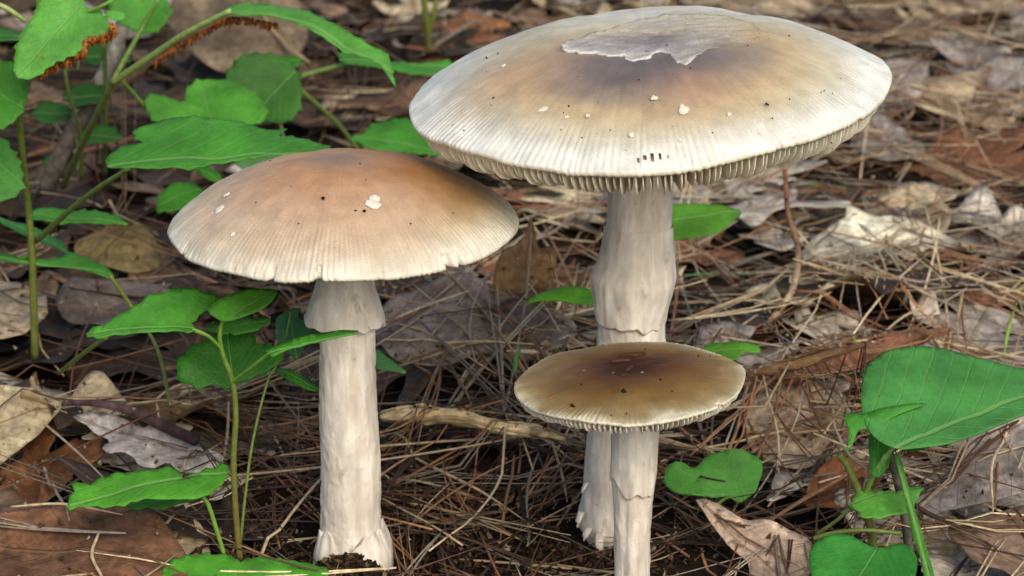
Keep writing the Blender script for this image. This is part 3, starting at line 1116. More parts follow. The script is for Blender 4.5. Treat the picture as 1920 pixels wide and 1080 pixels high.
def outl_maple(w=0.5):
    th = np.linspace(-math.pi, math.pi, 160, endpoint=False)
    r = np.zeros_like(th)
    for a, l, k in ((0, 1.0, 5.5), (0.85, 0.82, 6.5), (-0.85, 0.85, 6.5), (1.75, 0.5, 6.5), (-1.75, 0.52, 6.5)):
        r = np.maximum(r, l * np.exp(-np.abs(th - a) * 1.35) * (1 + 0.10 * np.cos((th - a) * 22)))
    r = np.maximum(r * 0.68, 0.1)
    return np.c_[0.3 + r * np.cos(th), r * np.sin(th)]


def outl_scrap():
    th = np.linspace(0, 2 * math.pi, 60, endpoint=False)
    r = 0.4 * (1 + 0.35 * vnoise(np.cos(th) * 1.5 + rng.uniform(0, 99), np.sin(th) * 1.5) + 0.16 * vnoise(np.cos(th) * 7, np.sin(th) * 7 + rng.uniform(0, 99)))
    return np.c_[0.5 + r * np.cos(th), 0.62 * r * np.sin(th)]


def where(x, y):
    rx = x / (y * 0.2)
    if y < 0.73:
        return 'beside the seedling' if rx < -0.5 else 'near the foot of the domed mushroom' if rx < 0.0 else 'near the feet of the paired mushrooms' if rx < 0.5 else 'beside the broad-leaved plant'
    if y < 0.92:
        return 'around the tall forked plant' if rx < -0.4 else 'behind the three mushroom stems' if rx < 0.35 else 'around the rolled leaves'
    return 'behind the arching plant' if rx < -0.3 else 'in the far litter behind the tallest cap' if rx < 0.4 else 'in the far litter beyond the crooked twig'


def floor_leaf(name, outline, L, x, y, ang, colour, label, cat, group, curl=0.0, fold=0.0, wav=0.05, tilt=(0, 0), step=0.0025):
    o2 = np.asarray(outline) * L
    o2 = resample(o2, step * 0.8)
    o2 = o2 + rng.normal(0, 0.00018, o2.shape)
    v2, f2 = fill2d(o2, step)
    seed = int(rng.integers(0, 999))
    u, v = v2[:, 0] - L * 0.5, v2[:, 1]
    w = fold * np.abs(v) + curl * (u / L) ** 2 * L + wav * L * fbm(v2[:, 0] / L * 2.5 + seed, v / L * 2.5, seed=seed, o=3)
    w = w + rng.uniform(-0.5, 0.9) * curl * 3.0 * v * v / L
    ca, sa = math.cos(ang), math.sin(ang)
    X, Y = x + u * ca - v * sa, y + u * sa + v * ca
    h = hm(X, Y)
    A = np.c_[X - x, Y - y, np.ones_like(X)]
    co, *_ = np.linalg.lstsq(A, h, rcond=None)
    co[:2] = np.clip(co[:2] + np.array(tilt), -0.6, 0.6)
    z = A @ co + w
    z = z + np.percentile(h - z, 80) + 0.0004
    z = np.maximum(z, h + 0.0004)
    P = np.c_[X, Y, z]
    f3 = [f if (lambda a, b, c: (b[0] - a[0]) * (c[1] - a[1]) - (b[1] - a[1]) * (c[0] - a[0]))(v2[f[0]], v2[f[1]], v2[f[2]]) > 0 else f[::-1] for f in f2]
    VV, FF = thicken(P, f3, (0, 0, 1), 0.0003)
    uv = np.c_[v2[:, 0] / L, v2[:, 1] / L]
    o = part(name, VV, FF, M_DEAD, None, uvs=np.vstack([uv, uv]))
    lc = s2l(colour)
    o.color = (float(lc[0]), float(lc[1]), float(lc[2]), 1)
    tag(o, label, cat, group)
    splat(P, 0.0003)
    return o


PAL = {
    'grey': ([(166, 155, 145), (148, 138, 130), (182, 171, 158), (136, 126, 120)], 'weathered grey dead {k} {w}'),
    'tan': ([(172, 152, 124), (156, 136, 110), (184, 166, 138)], 'pale tan dead {k} {w}'),
    'brown': ([(112, 88, 68), (98, 76, 58), (124, 100, 80)], 'mid brown dead {k} {w}'),
    'rust': ([(132, 88, 58), (120, 78, 52)], 'rusty red-brown dead {k} {w}'),
    'dark': ([(64, 50, 40), (52, 41, 34)], 'dark rotting, partly shade-toned dead {k} {w}'),
}
KINDN = {'oak': ('oak_leaf', 'lobed leaf'), 'maple': ('maple_leaf', 'pointed star-shaped leaf'), 'oval': ('oval_leaf', 'smooth oval leaf'), 'scrap': ('leaf_scrap', 'torn leaf scrap')}


def scatter_leaves(n, yr, big):
    k = 0
    while k < n:
        y = rng.uniform(*yr)
        hw = y * 0.205 + 0.05
        x = rng.uniform(-hw, hw)
        kind = rng.choice(['oak', 'maple', 'oval', 'scrap'], p=[0.36, 0.12, 0.2, 0.32])
        L = rng.uniform(0.045, 0.085) * big
        if kind == 'scrap':
            L *= 0.6
        front_bare = (y < 0.74 and -0.10 < x < 0.085)
        if front_bare and rng.random() < 0.75:
            continue
        if any(math.hypot(x - mx, y - my) < mr + L * 0.5 for mx, my, mr in MUSH):
            continue
        right = x / hw
        pr = np.array([0.36, 0.22, 0.22, 0.06, 0.14]) + np.array([0.20, 0.10, -0.12, -0.03, -0.12]) * right
        if right < -0.25 and y > 0.78:
            pr = np.array([0.03, 0.02, 0.18, 0.02, 0.75])  # mostly dark leaves at back left, standing in for foliage shade
        if front_bare:
            pr = np.array([0.05, 0.08, 0.35, 0.15, 0.37])
        pr = np.clip(pr, 0.02, 1)
        pk = rng.choice(list(PAL), p=pr / pr.sum())
        o = {'oak': lambda: outl_oak(rng.uniform(0.26, 0.34), rng.choice([2.5, 3.5, 4.5]), rng.random() < 0.4), 'maple': outl_maple, 'oval': lambda: outl_ellipse(rng.uniform(0.18, 0.28)), 'scrap': outl_scrap}[kind]()
        nm, kn = KINDN[kind]
        cols, lab = PAL[pk]
        lab = lab.format(k=kn, w=where(x, y))
        floor_leaf(nm, o, L, x, y, rng.uniform(0, 6.283), cols[rng.integers(len(cols))], lab, 'dead leaf', lab.replace(kn, kn.replace('leaf scrap', 'leaf scraps') if 'scrap' in kn else kn.replace('leaf', 'leaves')), curl=rng.uniform(-0.2, 0.6), fold=rng.uniform(-0.1, 0.3), wav=rng.uniform(0.03, 0.075), tilt=rng.uniform(-0.2, 0.2, 2), step=0.0025 if y < 0.95 else 0.0034)
        k += 1


# ------------------------------------------------------------------ needles
NEEDLE_COL = {'rust': [(146, 104, 72), (130, 88, 60), (154, 114, 80)], 'straw': [(190, 168, 134), (174, 150, 116), (200, 180, 148)], 'grey': [(168, 154, 138), (146, 132, 118)], 'dark': [(86, 60, 42), (72, 52, 38)]}
STEMS = [(m[0], m[1], m[2] + 0.0012) for m in MUSH]


def needle_path(x, y, ang, L, bow, m=7, lift=0.0006):
    s = np.linspace(-0.5, 0.5, m)
    ca, sa = math.cos(ang), math.sin(ang)
    off = bow * L * (4 * s * s - 1)
    X, Y = x + s * L * ca - off * sa, y + s * L * sa + off * ca
    for mx, my, mr in STEMS:
        if np.min(np.hypot(X - mx, Y - my)) < mr or (abs(np.cross(np.array([X[-1] - X[0], Y[-1] - Y[0]]), np.array([mx - X[0], my - Y[0]]))) / L < mr and math.hypot(mx - x, my - y) < L * 0.6):
            return None
    h = hm(X, Y)
    a = np.polyfit(s, h, 1)
    a[0] = np.clip(a[0] + rng.normal(0, 0.010), -0.45 * L, 0.45 * L)
    z = np.polyval(a, s)
    z = z + np.percentile(h - z, 75) + lift
    z = np.maximum(z, h + 0.0002) if rng.random() < 0.6 else z
    return np.c_[X, Y, z]


def needle_colour(x, y):
    left = x < -0.05 and y > 0.75
    near = (y < 0.75 and -0.12 < x < 0.1) or left
    k = rng.choice(list(NEEDLE_COL), p=[0.40, 0.18, 0.10, 0.32] if near else [0.32, 0.35, 0.19, 0.14])
    c = s2l(NEEDLE_COL[k][rng.integers(len(NEEDLE_COL[k]))]) * (rng.uniform(0.4, 1.0) if left else rng.uniform(0.6, 1.2) if near else rng.uniform(0.75, 1.15))  # left needles dimmed in colour in place of foliage shade
    return k, c


def needle_stuff(name, n, yr, label, prob=None, shade_tone=1.0):
    VV, FF, CC = [], [], []
    b = 0
    cnt = 0
    while cnt < n:
        y = rng.uniform(*yr)
        hw = y * 0.205 + 0.05
        x = rng.uniform(-hw, hw)
        if prob is not None and rng.random() > prob(x / hw, y):
            continue
        L = rng.uniform(0.015, 0.095)
        P = needle_path(x, y, rng.uniform(0, 6.283), L, rng.normal(0, 0.035), 6)
        if P is None:
            continue
        k, c = needle_colour(x, y)
        r = rng.uniform(0.00020, 0.00042)
        for q in range(rng.choice([1, 2, 3, 4], p=[0.45, 0.2, 0.25, 0.1])):      # needles stay joined in bundles at one end
            Q = P.copy()
            if q:
                d = np.linspace(0, 1, len(P))[:, None]
                lat = np.array([-(P[-1] - P[0])[1], (P[-1] - P[0])[0], 0]) * rng.normal(0, 0.09)
                Q = P + d * lat + d * d * np.array([0, 0, rng.uniform(-0.001, 0.003)])
                Q[:, 2] = np.maximum(Q[:, 2], hm(Q[:, 0], Q[:, 1]) + 0.0001)
                if any(np.min(np.hypot(Q[:, 0] - mx, Q[:, 1] - my)) < mr for mx, my, mr in STEMS):
                    continue
            V, F = tube(Q, [r * 0.9, r, r, r * 0.4], 5, True, 0.7)
            VV.append(V)
            FF += [tuple(i + b for i in f) for f in F]
            CC.append(np.tile(c * shade_tone * rng.uniform(0.8, 1.2), (len(V), 1)))
            b += len(V)
        if cnt % 3 == 0:
            splat(P, 0.0)
        cnt += 1
    o = part(name, np.vstack(VV), FF, M_NEEDLE, None, np.vstack(CC), origin=(0, 1, 0))
    tag(o, label, 'pine needles', kind='stuff')


NLAB = {'rust': 'orange-brown dry pine needle {w}', 'straw': 'straw-coloured dry pine needle {w}', 'grey': 'bleached grey pine needle {w}', 'dark': 'dark brown old pine needle {w}'}


def needle_obj(P, k, c, r):
    V, F = tube(P, [r * 0.8, r, r, r * 0.4], 6, True, 0.75)
    o = part('pine_needle', V, F, M_NEEDLE, None, np.tile(c, (len(V), 1)))
    m = np.asarray(P).mean(0)
    lab = NLAB[k].format(w=where(float(m[0]), float(m[1])))
    tag(o, lab, 'pine needle', lab.replace('needle', 'needles'))


# ------------------------------------------------------------------ build the litter
scatter_leaves(60, (0.60, 1.60), 1.1)
needle_stuff('needle_bed', 1500, (0.58, 1.62), 'thick bed of fallen pine needles under the leaves', None, 0.42)  # old needles, colour lowered further to stand for shade in deep gaps
scatter_leaves(85, (0.62, 1.0), 1.0)
scatter_leaves(95, (0.95, 1.55), 1.15)


# ---- hand-placed dead leaves seen in the photograph
def dead(name, label, outline, base, tip, col, tilt, roll=0.0, fold=0.1, bend=0.1, wav=0.04, cat='dead leaf', teeth=(0, 0), lift=0.0, Y=None, thick=0.0004, group=None):
    out = np.array(outline, float)
    c = out.mean(0)
    if Y is None:
        P0 = hit_floor(c[0], c[1], lift)
        a, b = R(tilt), R(roll)
        n = np.array([math.sin(b), -math.sin(a) * math.cos(b), math.cos(a) * math.cos(b)])
        for _ in range(40):
            pts = np.array([on_plane(x, y, P0, n) for x, y in out])
            if np.mean(pts[:, 2] > hm(pts[:, 0], pts[:, 1]) + 0.0012) > 0.92:
                break
            P0 = P0 + (CAMP - P0) * 0.004
    else:
        P0 = at_Y(c[0], c[1], Y)
    o, P = px_leaf(None, outline, base, tip, None, tilt, roll, col, teeth, fold, bend, wav, name, M_DEAD, thick, 0.0018, P0=P0)
    tag(o, label, cat, group)
    splat(P, 0.0003)
    return o


dead('tan_leaf', 'large olive-tan dead leaf touching the end of the purple twig', [(-60, 745), (0, 728), (60, 722), (100, 740), (118, 752), (96, 785), (60, 830), (25, 858), (-10, 880), (-60, 878)], (-60, 815), (118, 755), (152, 138, 112), 32, 6, 0.1, 0.25)
dead('silver_leaf', 'silvery torn lobed leaf under the dark purple twig', [(135, 770), (180, 764), (230, 775), (270, 800), (285, 790), (330, 800), (375, 845), (420, 862), (400, 892), (340, 888), (315, 870), (290, 885), (262, 880), (250, 862), (225, 850), (205, 848), (190, 835), (205, 820), (175, 800), (160, 786)], (420, 875), (135, 770), (168, 158, 154), 30, 0, 0.1, 0.1, 0.05)
dead('brown_leaf', 'broad flat chocolate brown leaf below the lowest toothed seedling leaf', [(-60, 985), (40, 962), (110, 952), (200, 950), (285, 962), (330, 1010), (350, 1050), (335, 1100), (200, 1130), (-60, 1130)], (345, 1060), (-60, 1010), (112, 78, 56), 12, 0, 0.08, 0.05, 0.03)
dead('upright_leaf', 'dark brown pointed leaf standing upright between the two taller mushrooms', [(925, 560), (928, 500), (945, 470), (978, 452), (990, 420), (998, 405), (1004, 440), (1010, 468), (1030, 462), (1042, 480), (1036, 530), (1030, 572), (980, 590)], (980, 588), (998, 405), (102, 76, 46), 62, 8, 0.25, 0.15, 0.03, Y=0.80)
dead('grey_maple_leaf', 'wide dull grey-brown leaf lying below the upright dark leaf', [(720, 560), (800, 530), (880, 520), (960, 560), (1040, 580), (1080, 610), (1060, 650), (980, 668), (900, 662), (820, 680), (740, 665), (705, 620)], (1080, 620), (705, 610), (120, 106, 96), 14, 0, 0.05, 0.1, 0.05)
dead('pale_oak_leaf', 'creamy white dead oak leaf with dark gaps behind the mushrooms', [(1505, 455), (1530, 430), (1580, 425), (1590, 405), (1640, 415), (1700, 405), (1745, 425), (1790, 440), (1770, 465), (1730, 470), (1700, 492), (1655, 490), (1610, 505), (1560, 488), (1525, 475)], (1510, 455), (1790, 440), (206, 198, 178), 16, 0, 0.15, 0.25, 0.06)
dead('bent_leaf', 'pinkish silver dead leaf beside the short heart-shaped green leaf', [(1305, 938), (1340, 945), (1400, 975), (1440, 990), (1480, 1005), (1520, 1025), (1515, 1075), (1500, 1110), (1420, 1110), (1395, 1050), (1360, 1010), (1330, 975)], (1310, 938), (1480, 1100), (176, 154, 138), 26, 4, 0.2, 0.1, 0.05)
dead('curled_grey_leaf', 'big curled grey leaf standing under the largest green leaf', [(1700, 955), (1720, 925), (1780, 890), (1810, 850), (1815, 815), (1860, 790), (1930, 770), (1960, 860), (1930, 930), (1880, 955), (1830, 960), (1775, 965), (1740, 975)], (1930, 780), (1705, 955), (150, 140, 136), 40, -6, 0.35, 0.2, 0.05)
dead('mottled_leaf', 'dark mottled brown leaf with grey edge under the curled grey leaf', [(1780, 985), (1830, 972), (1880, 965), (1960, 960), (1980, 1090), (1920, 1100), (1880, 1070), (1830, 1060), (1805, 1030)], (1782, 985), (1960, 1080), (112, 92, 80), 30, 5, 0.2, 0.2, 0.05)
dead('needle_strewn_leaf', 'flat pale brown leaf strewn with needles behind the short mushroom', [(1395, 770), (1440, 735), (1500, 722), (1570, 745), (1600, 790), (1580, 850), (1520, 880), (1450, 870), (1400, 830)], (1400, 820), (1590, 770), (166, 146, 124), 14, 0, 0.05, 0.05, 0.04)
dead('rust_leaf', 'small rust-orange leaf behind the forked green stem', [(1520, 900), (1550, 870), (1575, 852), (1610, 870), (1650, 880), (1640, 930), (1600, 955), (1545, 950), (1510, 940)], (1515, 930), (1650, 880), (138, 86, 52), 30, 0, 0.1, 0.1, 0.04)
dead('dull_leaf', 'large blurred brown leaf leaning behind the long arching green leaf', [(310, 20), (360, -30), (470, -40), (560, 0), (575, 60), (540, 110), (470, 140), (400, 135), (350, 90)], (310, 30), (575, 70), (104, 90, 74), 45, 0, 0.1, 0.2, 0.04, lift=0.02)
dead('yellowed_leaf', 'mouldy olive brown leaf behind the rim of the domed cap', [(140, 455), (200, 425), (270, 430), (300, 470), (290, 500), (220, 510), (160, 495)], (140, 470), (300, 480), (120, 104, 66), 22, 0, 0.1, 0.2, 0.05)
dead('flat_grey_leaf', 'flat grey leaf behind the seedling with a white fleck', [(105, 570), (130, 535), (200, 520), (300, 530), (340, 570), (300, 610), (200, 620), (130, 610)], (110, 575), (335, 565), (104, 90, 82), 14, 0, 0.1, 0.1, 0.05)


# ---- rolled leaves and twigs
def floor_tube(name, label, cat, pts, widths, cols, lift=0.0, Yoff=None, n=12, rough=0.12, flat=1.0, seed=0, mat=None):
    P = []
    for p in pts:
        P.append(at_Y(p[0], p[1], p[2]) if len(p) > 2 and p[2] else hit_floor(p[0], p[1], lift))
    P = np.array(P)
    if all(len(p) < 3 for p in pts):
        yy = np.polyfit(np.arange(len(P)), P[:, 1], 1)
        P = np.array([at_Y(p[0], p[1], np.polyval(yy, i)) for i, p in enumerate(pts)])
        P[:, 2] = np.maximum(P[:, 2], hm(P[:, 0], P[:, 1]) + 0.0004)
    K = spline(P, len(P) * 8)
    s = mpp(P.mean(0))
    V, F = tube(K, [w * s / 2 for w in widths], n, True, flat)
    Cc = np.repeat(K, n, 0)
    d = V - Cc
    V = Cc + d * (1 + rough * fbm(V[:, 0] * 260, V[:, 1] * 260, V[:, 2] * 260, seed=seed, o=3))[:, None]
    t = np.repeat(np.linspace(0, 1, len(K)), n)
    C = ramp(t, [(i / max(1, len(cols) - 1), c) for i, c in enumerate(cols)])
    C = C * (1 + 0.3 * fbm(V[:, 0] * 180, V[:, 1] * 180, V[:, 2] * 180, seed=seed + 2, o=3))[:, None]
    o = part(name, V, F, mat or M_TWIG, None, np.clip(C, 0.005, 1))
    tag(o, label, cat)
    splat(V, 0.0)
    return o


floor_tube('purple_twig', 'smooth dark purple curved twig over the silvery leaf', 'twig', [(118, 757), (180, 756), (250, 772), (310, 800), (368, 826)], [9, 14, 18, 22, 22], [(84, 62, 64), (92, 70, 72), (78, 56, 60), (50, 36, 40)], 0.004, rough=0.05)
floor_tube('lichened_stick', 'lichened grey stick leaning up through the plants', 'stick', [(88, 352, 0.93), (120, 280, 0.93), (160, 205, 0.935), (200, 130, 0.94), (232, 40, 0.945), (240, -30, 0.95)], [34, 32, 30, 28, 26], [(92, 86, 80), (80, 70, 64), (120, 116, 110), (60, 52, 48)], rough=0.12)
floor_tube('dead_stalk', 'thin upright dark grey dead stalk in front of the largest green leaf', 'stalk', [(1652, 765, 0.622), (1664, 830, 0.622), (1690, 935, 0.624), (1706, 1040, 0.628)], [11, 14, 16, 17], [(92, 84, 78), (84, 78, 74), (96, 90, 86)], rough=0.08)
floor_tube('arched_twig', 'thin dark arching twig behind the gap between the mushrooms', 'twig', [(885, 815), (930, 825), (1000, 838), (1060, 862), (1100, 890)], [16, 14, 12, 10], [(72, 52, 48), (60, 44, 42)], 0.006)
floor_tube('zigzag_twig', 'pale crooked twig rising from the pale oak leaf', 'twig', [(1472, 318, 0.85), (1478, 400, 0.845), (1496, 465, 0.835), (1490, 530, 0.82), (1470, 570, 0.81), (1430, 620, 0.80)], [9, 11, 13, 12, 11], [(110, 72, 58), (120, 90, 72), (168, 148, 122), (150, 130, 108)], rough=0.1)
floor_tube('dark_leaf_stalk', 'dark slanting leaf stalk at the mottled leaf', 'twig', [(1700, 938), (1745, 965), (1800, 990), (1870, 1030)], [10, 9, 7, 5], [(56, 42, 34), (70, 52, 42)], 0.006)


def rolled_leaf(name, label, pts, widths, col, turns=1.25, lift=0.002, seed=0):
    """a dead leaf rolled into an open scroll along pts"""
    P = np.array([hit_floor(p[0], p[1], lift) for p in pts])
    yy = np.polyfit(np.arange(len(P)), P[:, 1], 1)
    P = np.array([at_Y(p[0], p[1], np.polyval(yy, i) - 0.028) for i, p in enumerate(pts)])
    K = spline(P, 40)
    s = mpp(P.mean(0))
    w = np.interp(np.linspace(0, 1, 40), np.linspace(0, 1, len(widths)), widths) * s / 2
    K[:, 2] = np.maximum(K[:, 2], np.minimum(hm(K[:, 0], K[:, 1]) + w * 0.6, K[:, 2] + 0.004))
    T = np.gradient(K, axis=0)
    T /= np.linalg.norm(T, axis=1)[:, None]
    A = np.cross(T, [0, 0, 1.0])
    A /= np.linalg.norm(A, axis=1)[:, None]
    B = np.cross(A, T)
    nt = 34
    a = np.linspace(0, turns * 2 * math.pi, nt)
    V = []
    for i in range(40):
        aa = a + 2.2 + 0.5 * math.sin(i * 0.15 + seed)
        rr = w[i] * (1.0 - 0.45 * np.linspace(0, 1, nt)) * (1 + 0.30 * fbm(np.cos(aa) * 1.6, np.full(nt, i * 0.22), np.sin(aa) * 1.6, seed=seed, o=3))
        V.append(K[i] + rr[:, None] * (np.cos(aa)[:, None] * A[i] + np.sin(aa)[:, None] * B[i]))
    V = np.vstack(V)
    F = [(i * nt + j, (i + 1) * nt + j, (i + 1) * nt + j + 1, i * nt + j + 1) for i in range(39) for j in range(nt - 1)]
    Nn = np.repeat(K, nt, 0) - V
    Nn /= np.linalg.norm(Nn, axis=1)[:, None]
    VV, FF = thicken(V, F, Nn, -0.0003)
    u = np.repeat(np.linspace(0, 1, 40), nt)
    v = np.tile(np.linspace(-0.2, 0.2, nt), 40)
    uv = np.c_[u, v]
    o = part(name, VV, FF, M_DEAD, None, uvs=np.vstack([uv, uv]))
    lc = s2l(col)
    o.color = (*[float(q) for q in lc], 1)
    tag(o, label, 'dead leaf')
    splat(V, 0.0)


rolled_leaf('rolled_leaf', 'long red-brown rolled leaf pointing up behind the largest green leaf', [(1455, 712), (1520, 695), (1600, 668), (1690, 640), (1780, 618)], [18, 50, 56, 46, 10], (112, 74, 54), seed=3)
rolled_leaf('rolled_leaf', 'dull brown rolled leaf lying against the red-brown one', [(1400, 702), (1470, 688), (1540, 668), (1620, 645)], [14, 26, 26, 10], (116, 88, 62), seed=8)
rolled_leaf('rolled_leaf', 'pale tan crumpled rolled leaf on the floor between the stems', [(715, 780), (790, 778), (860, 782), (930, 800), (1000, 808), (1060, 822)], [20, 44, 40, 30, 30, 12], (190, 168, 132), seed=5)

# top coat of needles
right_more = lambda rx, y: max(0.55 + 0.45 * np.clip(rx, -0.6, 0.8), 1.0 if y < 0.74 and -0.42 < rx < 0.45 else 0) * (0.5 if y < 0.74 and rx < -0.45 else 1)
needle_stuff('needle_litter', 1000, (0.60, 1.6), 'loose dry pine needles strewn over the whole floor', right_more)
needle_stuff('needle_mat', 520, (0.70, 1.5), 'fine tan needle mat over the faded leaves beyond the tallest mushroom', lambda rx, y: 1.0 if rx > 0.2 else 0.12)
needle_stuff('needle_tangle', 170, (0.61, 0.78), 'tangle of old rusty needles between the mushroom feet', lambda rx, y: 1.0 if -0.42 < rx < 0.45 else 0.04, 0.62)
cnt = 0
while cnt < 250:
    y = 0.585 + 0.75 * rng.random() ** 1.6
    hw = y * 0.2 + 0.02
    x = rng.uniform(-hw, hw)
    if rng.random() > right_more(x / hw, y):
        continue
    L = rng.uniform(0.045, 0.115)
    P = needle_path(x, y, rng.uniform(0, 6.283), L, rng.normal(0, 0.045), 10, 0.001)
    if P is None:
        continue
    k, c = needle_colour(x, y)
    needle_obj(P, k, c, rng.uniform(0.00028, 0.00052))
    cnt += 1
# needles traced from the photograph: (points px, py), colour
TR = [([(0, 500), (50, 590), (75, 650), (120, 705)], 'straw'), ([(60, 358), (150, 372), (215, 400), (262, 421)], 'straw'), ([(185, 1000), (172, 1040), (190, 1080), (200, 1110)], 'straw'),
      ([(600, 968), (640, 962), (672, 976)], 'dark'), ([(300, 800), (290, 760), (310, 735), (350, 722), (362, 770)], 'straw'), ([(715, 898), (790, 903), (880, 930), (950, 965)], 'straw'),
      ([(730, 830), (800, 870), (900, 920), (990, 980)], 'straw'), ([(700, 930), (790, 880), (880, 830), (960, 790)], 'rust'), ([(965, 880), (950, 930), (935, 1035)], 'rust'),
      ([(1250, 780), (1330, 840), (1400, 820), (1550, 800)], 'rust'), ([(1280, 848), (1400, 825), (1500, 810), (1600, 805)], 'straw'), ([(1380, 935), (1450, 965), (1520, 1010)], 'rust'),
      ([(1230, 1000), (1300, 1050), (1370, 1100)], 'rust'), ([(1420, 590), (1350, 640), (1290, 700)], 'grey'), ([(1300, 500), (1360, 580), (1410, 640)], 'straw'),
      ([(1805, 475), (1800, 560), (1815, 670)], 'rust'), ([(1640, 640), (1700, 590), (1780, 560), (1900, 520)], 'straw'), ([(1100, 390), (1000, 420), (880, 440)], 'straw'),
      ([(1130, 455), (1050, 448), (980, 435)], 'straw'), ([(700, 620), (780, 580), (880, 545)], 'straw'), ([(700, 650), (800, 645), (900, 640), (1000, 645)], 'straw'),
      ([(720, 710), (820, 680), (960, 650), (1110, 642)], 'rust'), ([(860, 720), (960, 680), (1090, 648)], 'straw'), ([(740, 680), (800, 720), (860, 740)], 'rust'),
      ([(1440, 950), (1500, 880), (1580, 760)], 'straw'), ([(1560, 790), (1590, 850), (1640, 890)], 'straw'), ([(1890, 815), (1860, 870), (1862, 960)], 'straw'),
      ([(1940, 700), (1880, 830), (1865, 950)], 'rust'), ([(430, 1050), (520, 980), (590, 890)], 'rust'), ([(20, 950), (120, 945), (230, 965)], 'straw'), ([(60, 870), (110, 930), (130, 975)], 'grey'),
      ([(640, 760), (560, 790), (430, 800), (300, 750), (110, 745)], 'rust'), ([(500, 790), (530, 850), (565, 910)], 'straw'), ([(430, 760), (425, 820), (418, 870)], 'straw'), ([(430, 820), (370, 860), (330, 900)], 'straw')]
for pts, k in TR:
    P = np.array([hit_floor(px, py, 0.0015) for px, py in pts])
    yy = np.polyfit(np.linspace(0, 1, len(P)), P[:, 1], 1)
    P = np.array([at_Y(p[0], p[1], np.polyval(yy, i / (len(P) - 1))) for i, p in enumerate(pts)])
    K = spline(P, 14)
    K[:, 2] = np.maximum(K[:, 2], np.minimum(hm(K[:, 0], K[:, 1]), K[:, 2] + 0.004) + 0.0003)
    c = s2l(NEEDLE_COL[k][rng.integers(2)])
    needle_obj(K, k, c, 0.00048)

# ------------------------------------------------------------------ soil crumbs round the mushroom feet
def crumbs(name, n, spots, label, cols, smin, smax):
    VV, FF, CC = [], [], []
    b = 0
    base = np.array([(1, 0, 0), (-1, 0, 0), (0, 1, 0), (0, -1, 0), (0, 0, 1), (0, 0, -1)], float)
    fc = ((0, 2, 4), (2, 1, 4), (1, 3, 4), (3, 0, 4), (2, 0, 5), (1, 2, 5), (3, 1, 5), (0, 3, 5))
    for _ in range(n):
        sx, sy, sr = spots[rng.integers(len(spots))]
        x, y = sx + rng.normal(0, sr), sy + rng.normal(0, sr)
        if any(math.hypot(x - mx, y - my) < mr * 0.93 for mx, my, mr in MUSH):
            continue
        s = rng.uniform(smin, smax) * rng.random() ** 0.7
        Q = base * rng.uniform(0.35, 1.3, (6, 1)) * s + rng.normal(0, 0.35 * s, (6, 3))
        a, e = rng.uniform(0, 6.28), rng.uniform(0, 3.1)
        Ra = np.array([[math.cos(a), -math.sin(a), 0], [math.sin(a), math.cos(a), 0], [0, 0, 1]])
        Re = np.array([[1, 0, 0], [0, math.cos(e), -math.sin(e)], [0, math.sin(e), math.cos(e)]])
        Q = Q @ Ra @ Re
        z = float(hm(x, y))
        Q = Q + np.array([x, y, z + s * 0.3])
        if rng.random() < 0.3:
            splat(np.array([[x, y, z + s * 0.4]]))
        VV.append(Q)
        FF += [tuple(i + b for i in f) for f in fc]
        CC.append(np.tile(s2l(cols[rng.integers(len(cols))]) * rng.uniform(0.6, 1.3), (6, 1)))
        b += 6
    o = part(name, np.vstack(VV), FF, M_CRUMB, None, np.vstack(CC), smooth=False, origin=(0, 0.65, 0))
    tag(o, label, 'soil', kind='stuff')


crumbs('soil_crumbs', 9000, [(-0.042, 0.627, 0.0042), (-0.043, 0.626, 0.0042), (-0.047, 0.628, 0.004), (-0.045, 0.638, 0.011), (0.022, 0.645, 0.008), (0.024, 0.650, 0.012), (-0.01, 0.65, 0.022), (-0.005, 0.64, 0.02)], 'dark crumbly soil heaped round the mushroom feet', [(46, 34, 26), (60, 44, 32), (34, 26, 20), (80, 58, 42)], 0.0003, 0.0013)
crumbs('litter_bits', 5000, [(0.0, 0.75, 0.08), (0.1, 0.72, 0.06), (-0.1, 0.72, 0.06), (0.0, 0.95, 0.14), (0.12, 0.9, 0.1), (0.0, 0.66, 0.05)], 'small broken bits of leaf and bark in the litter', [(110, 84, 60), (140, 118, 92), (84, 60, 42), (150, 138, 120)], 0.0004, 0.0014)


# ------------------------------------------------------------------ green plants
G1, G2, G3, G4 = (74, 148, 56), (60, 128, 42), (92, 166, 74), (52, 124, 52)
TE = (0.0045, 0.0011)
SH = (0.007, 0.0016)


def plant(name, label, px, py, z=None, group=None):
    P = hit_floor(px, py)
    return thing(name, label, 'plant', P, group)


# tall plant at the edge, its branches carry the toothed leaves
pa = plant('leafy_plant', 'tall forked plant with toothed leaves beside the lichened stick', 64, 665)
Ya = float(pa.location.y)
stalk(pa, [(66, 672, Ya), (63, 560, Ya), (60, 470, Ya), (52, 380, Ya), (42, 290, Ya - 0.01), (38, 205, Ya - 0.02), (58, 140, Ya - 0.02), (78, 60, Ya - 0.02), (72, 10, Ya - 0.02), (66, -40, Ya - 0.02)], 16, 9, (104, 108, 52), (96, 128, 50))
stalk(pa, [(70, 450, Ya), (130, 395, Ya - 0.02), (185, 352, Ya - 0.04), (242, 316, Ya - 0.06)], 13, 8, (96, 112, 50), (110, 140, 60), 'branch')
stalk(pa, [(80, 54, Ya - 0.02), (130, 34, Ya - 0.025), (185, 14, Ya - 0.03), (225, -8, Ya - 0.03)], 9, 6, (100, 140, 54), (110, 160, 60), 'branch')
stalk(pa, [(36, 208, Ya - 0.02), (15, 190, Ya - 0.02), (-30, 165, Ya - 0.02)], 9, 6, (110, 128, 60), (110, 140, 60), 'branch')
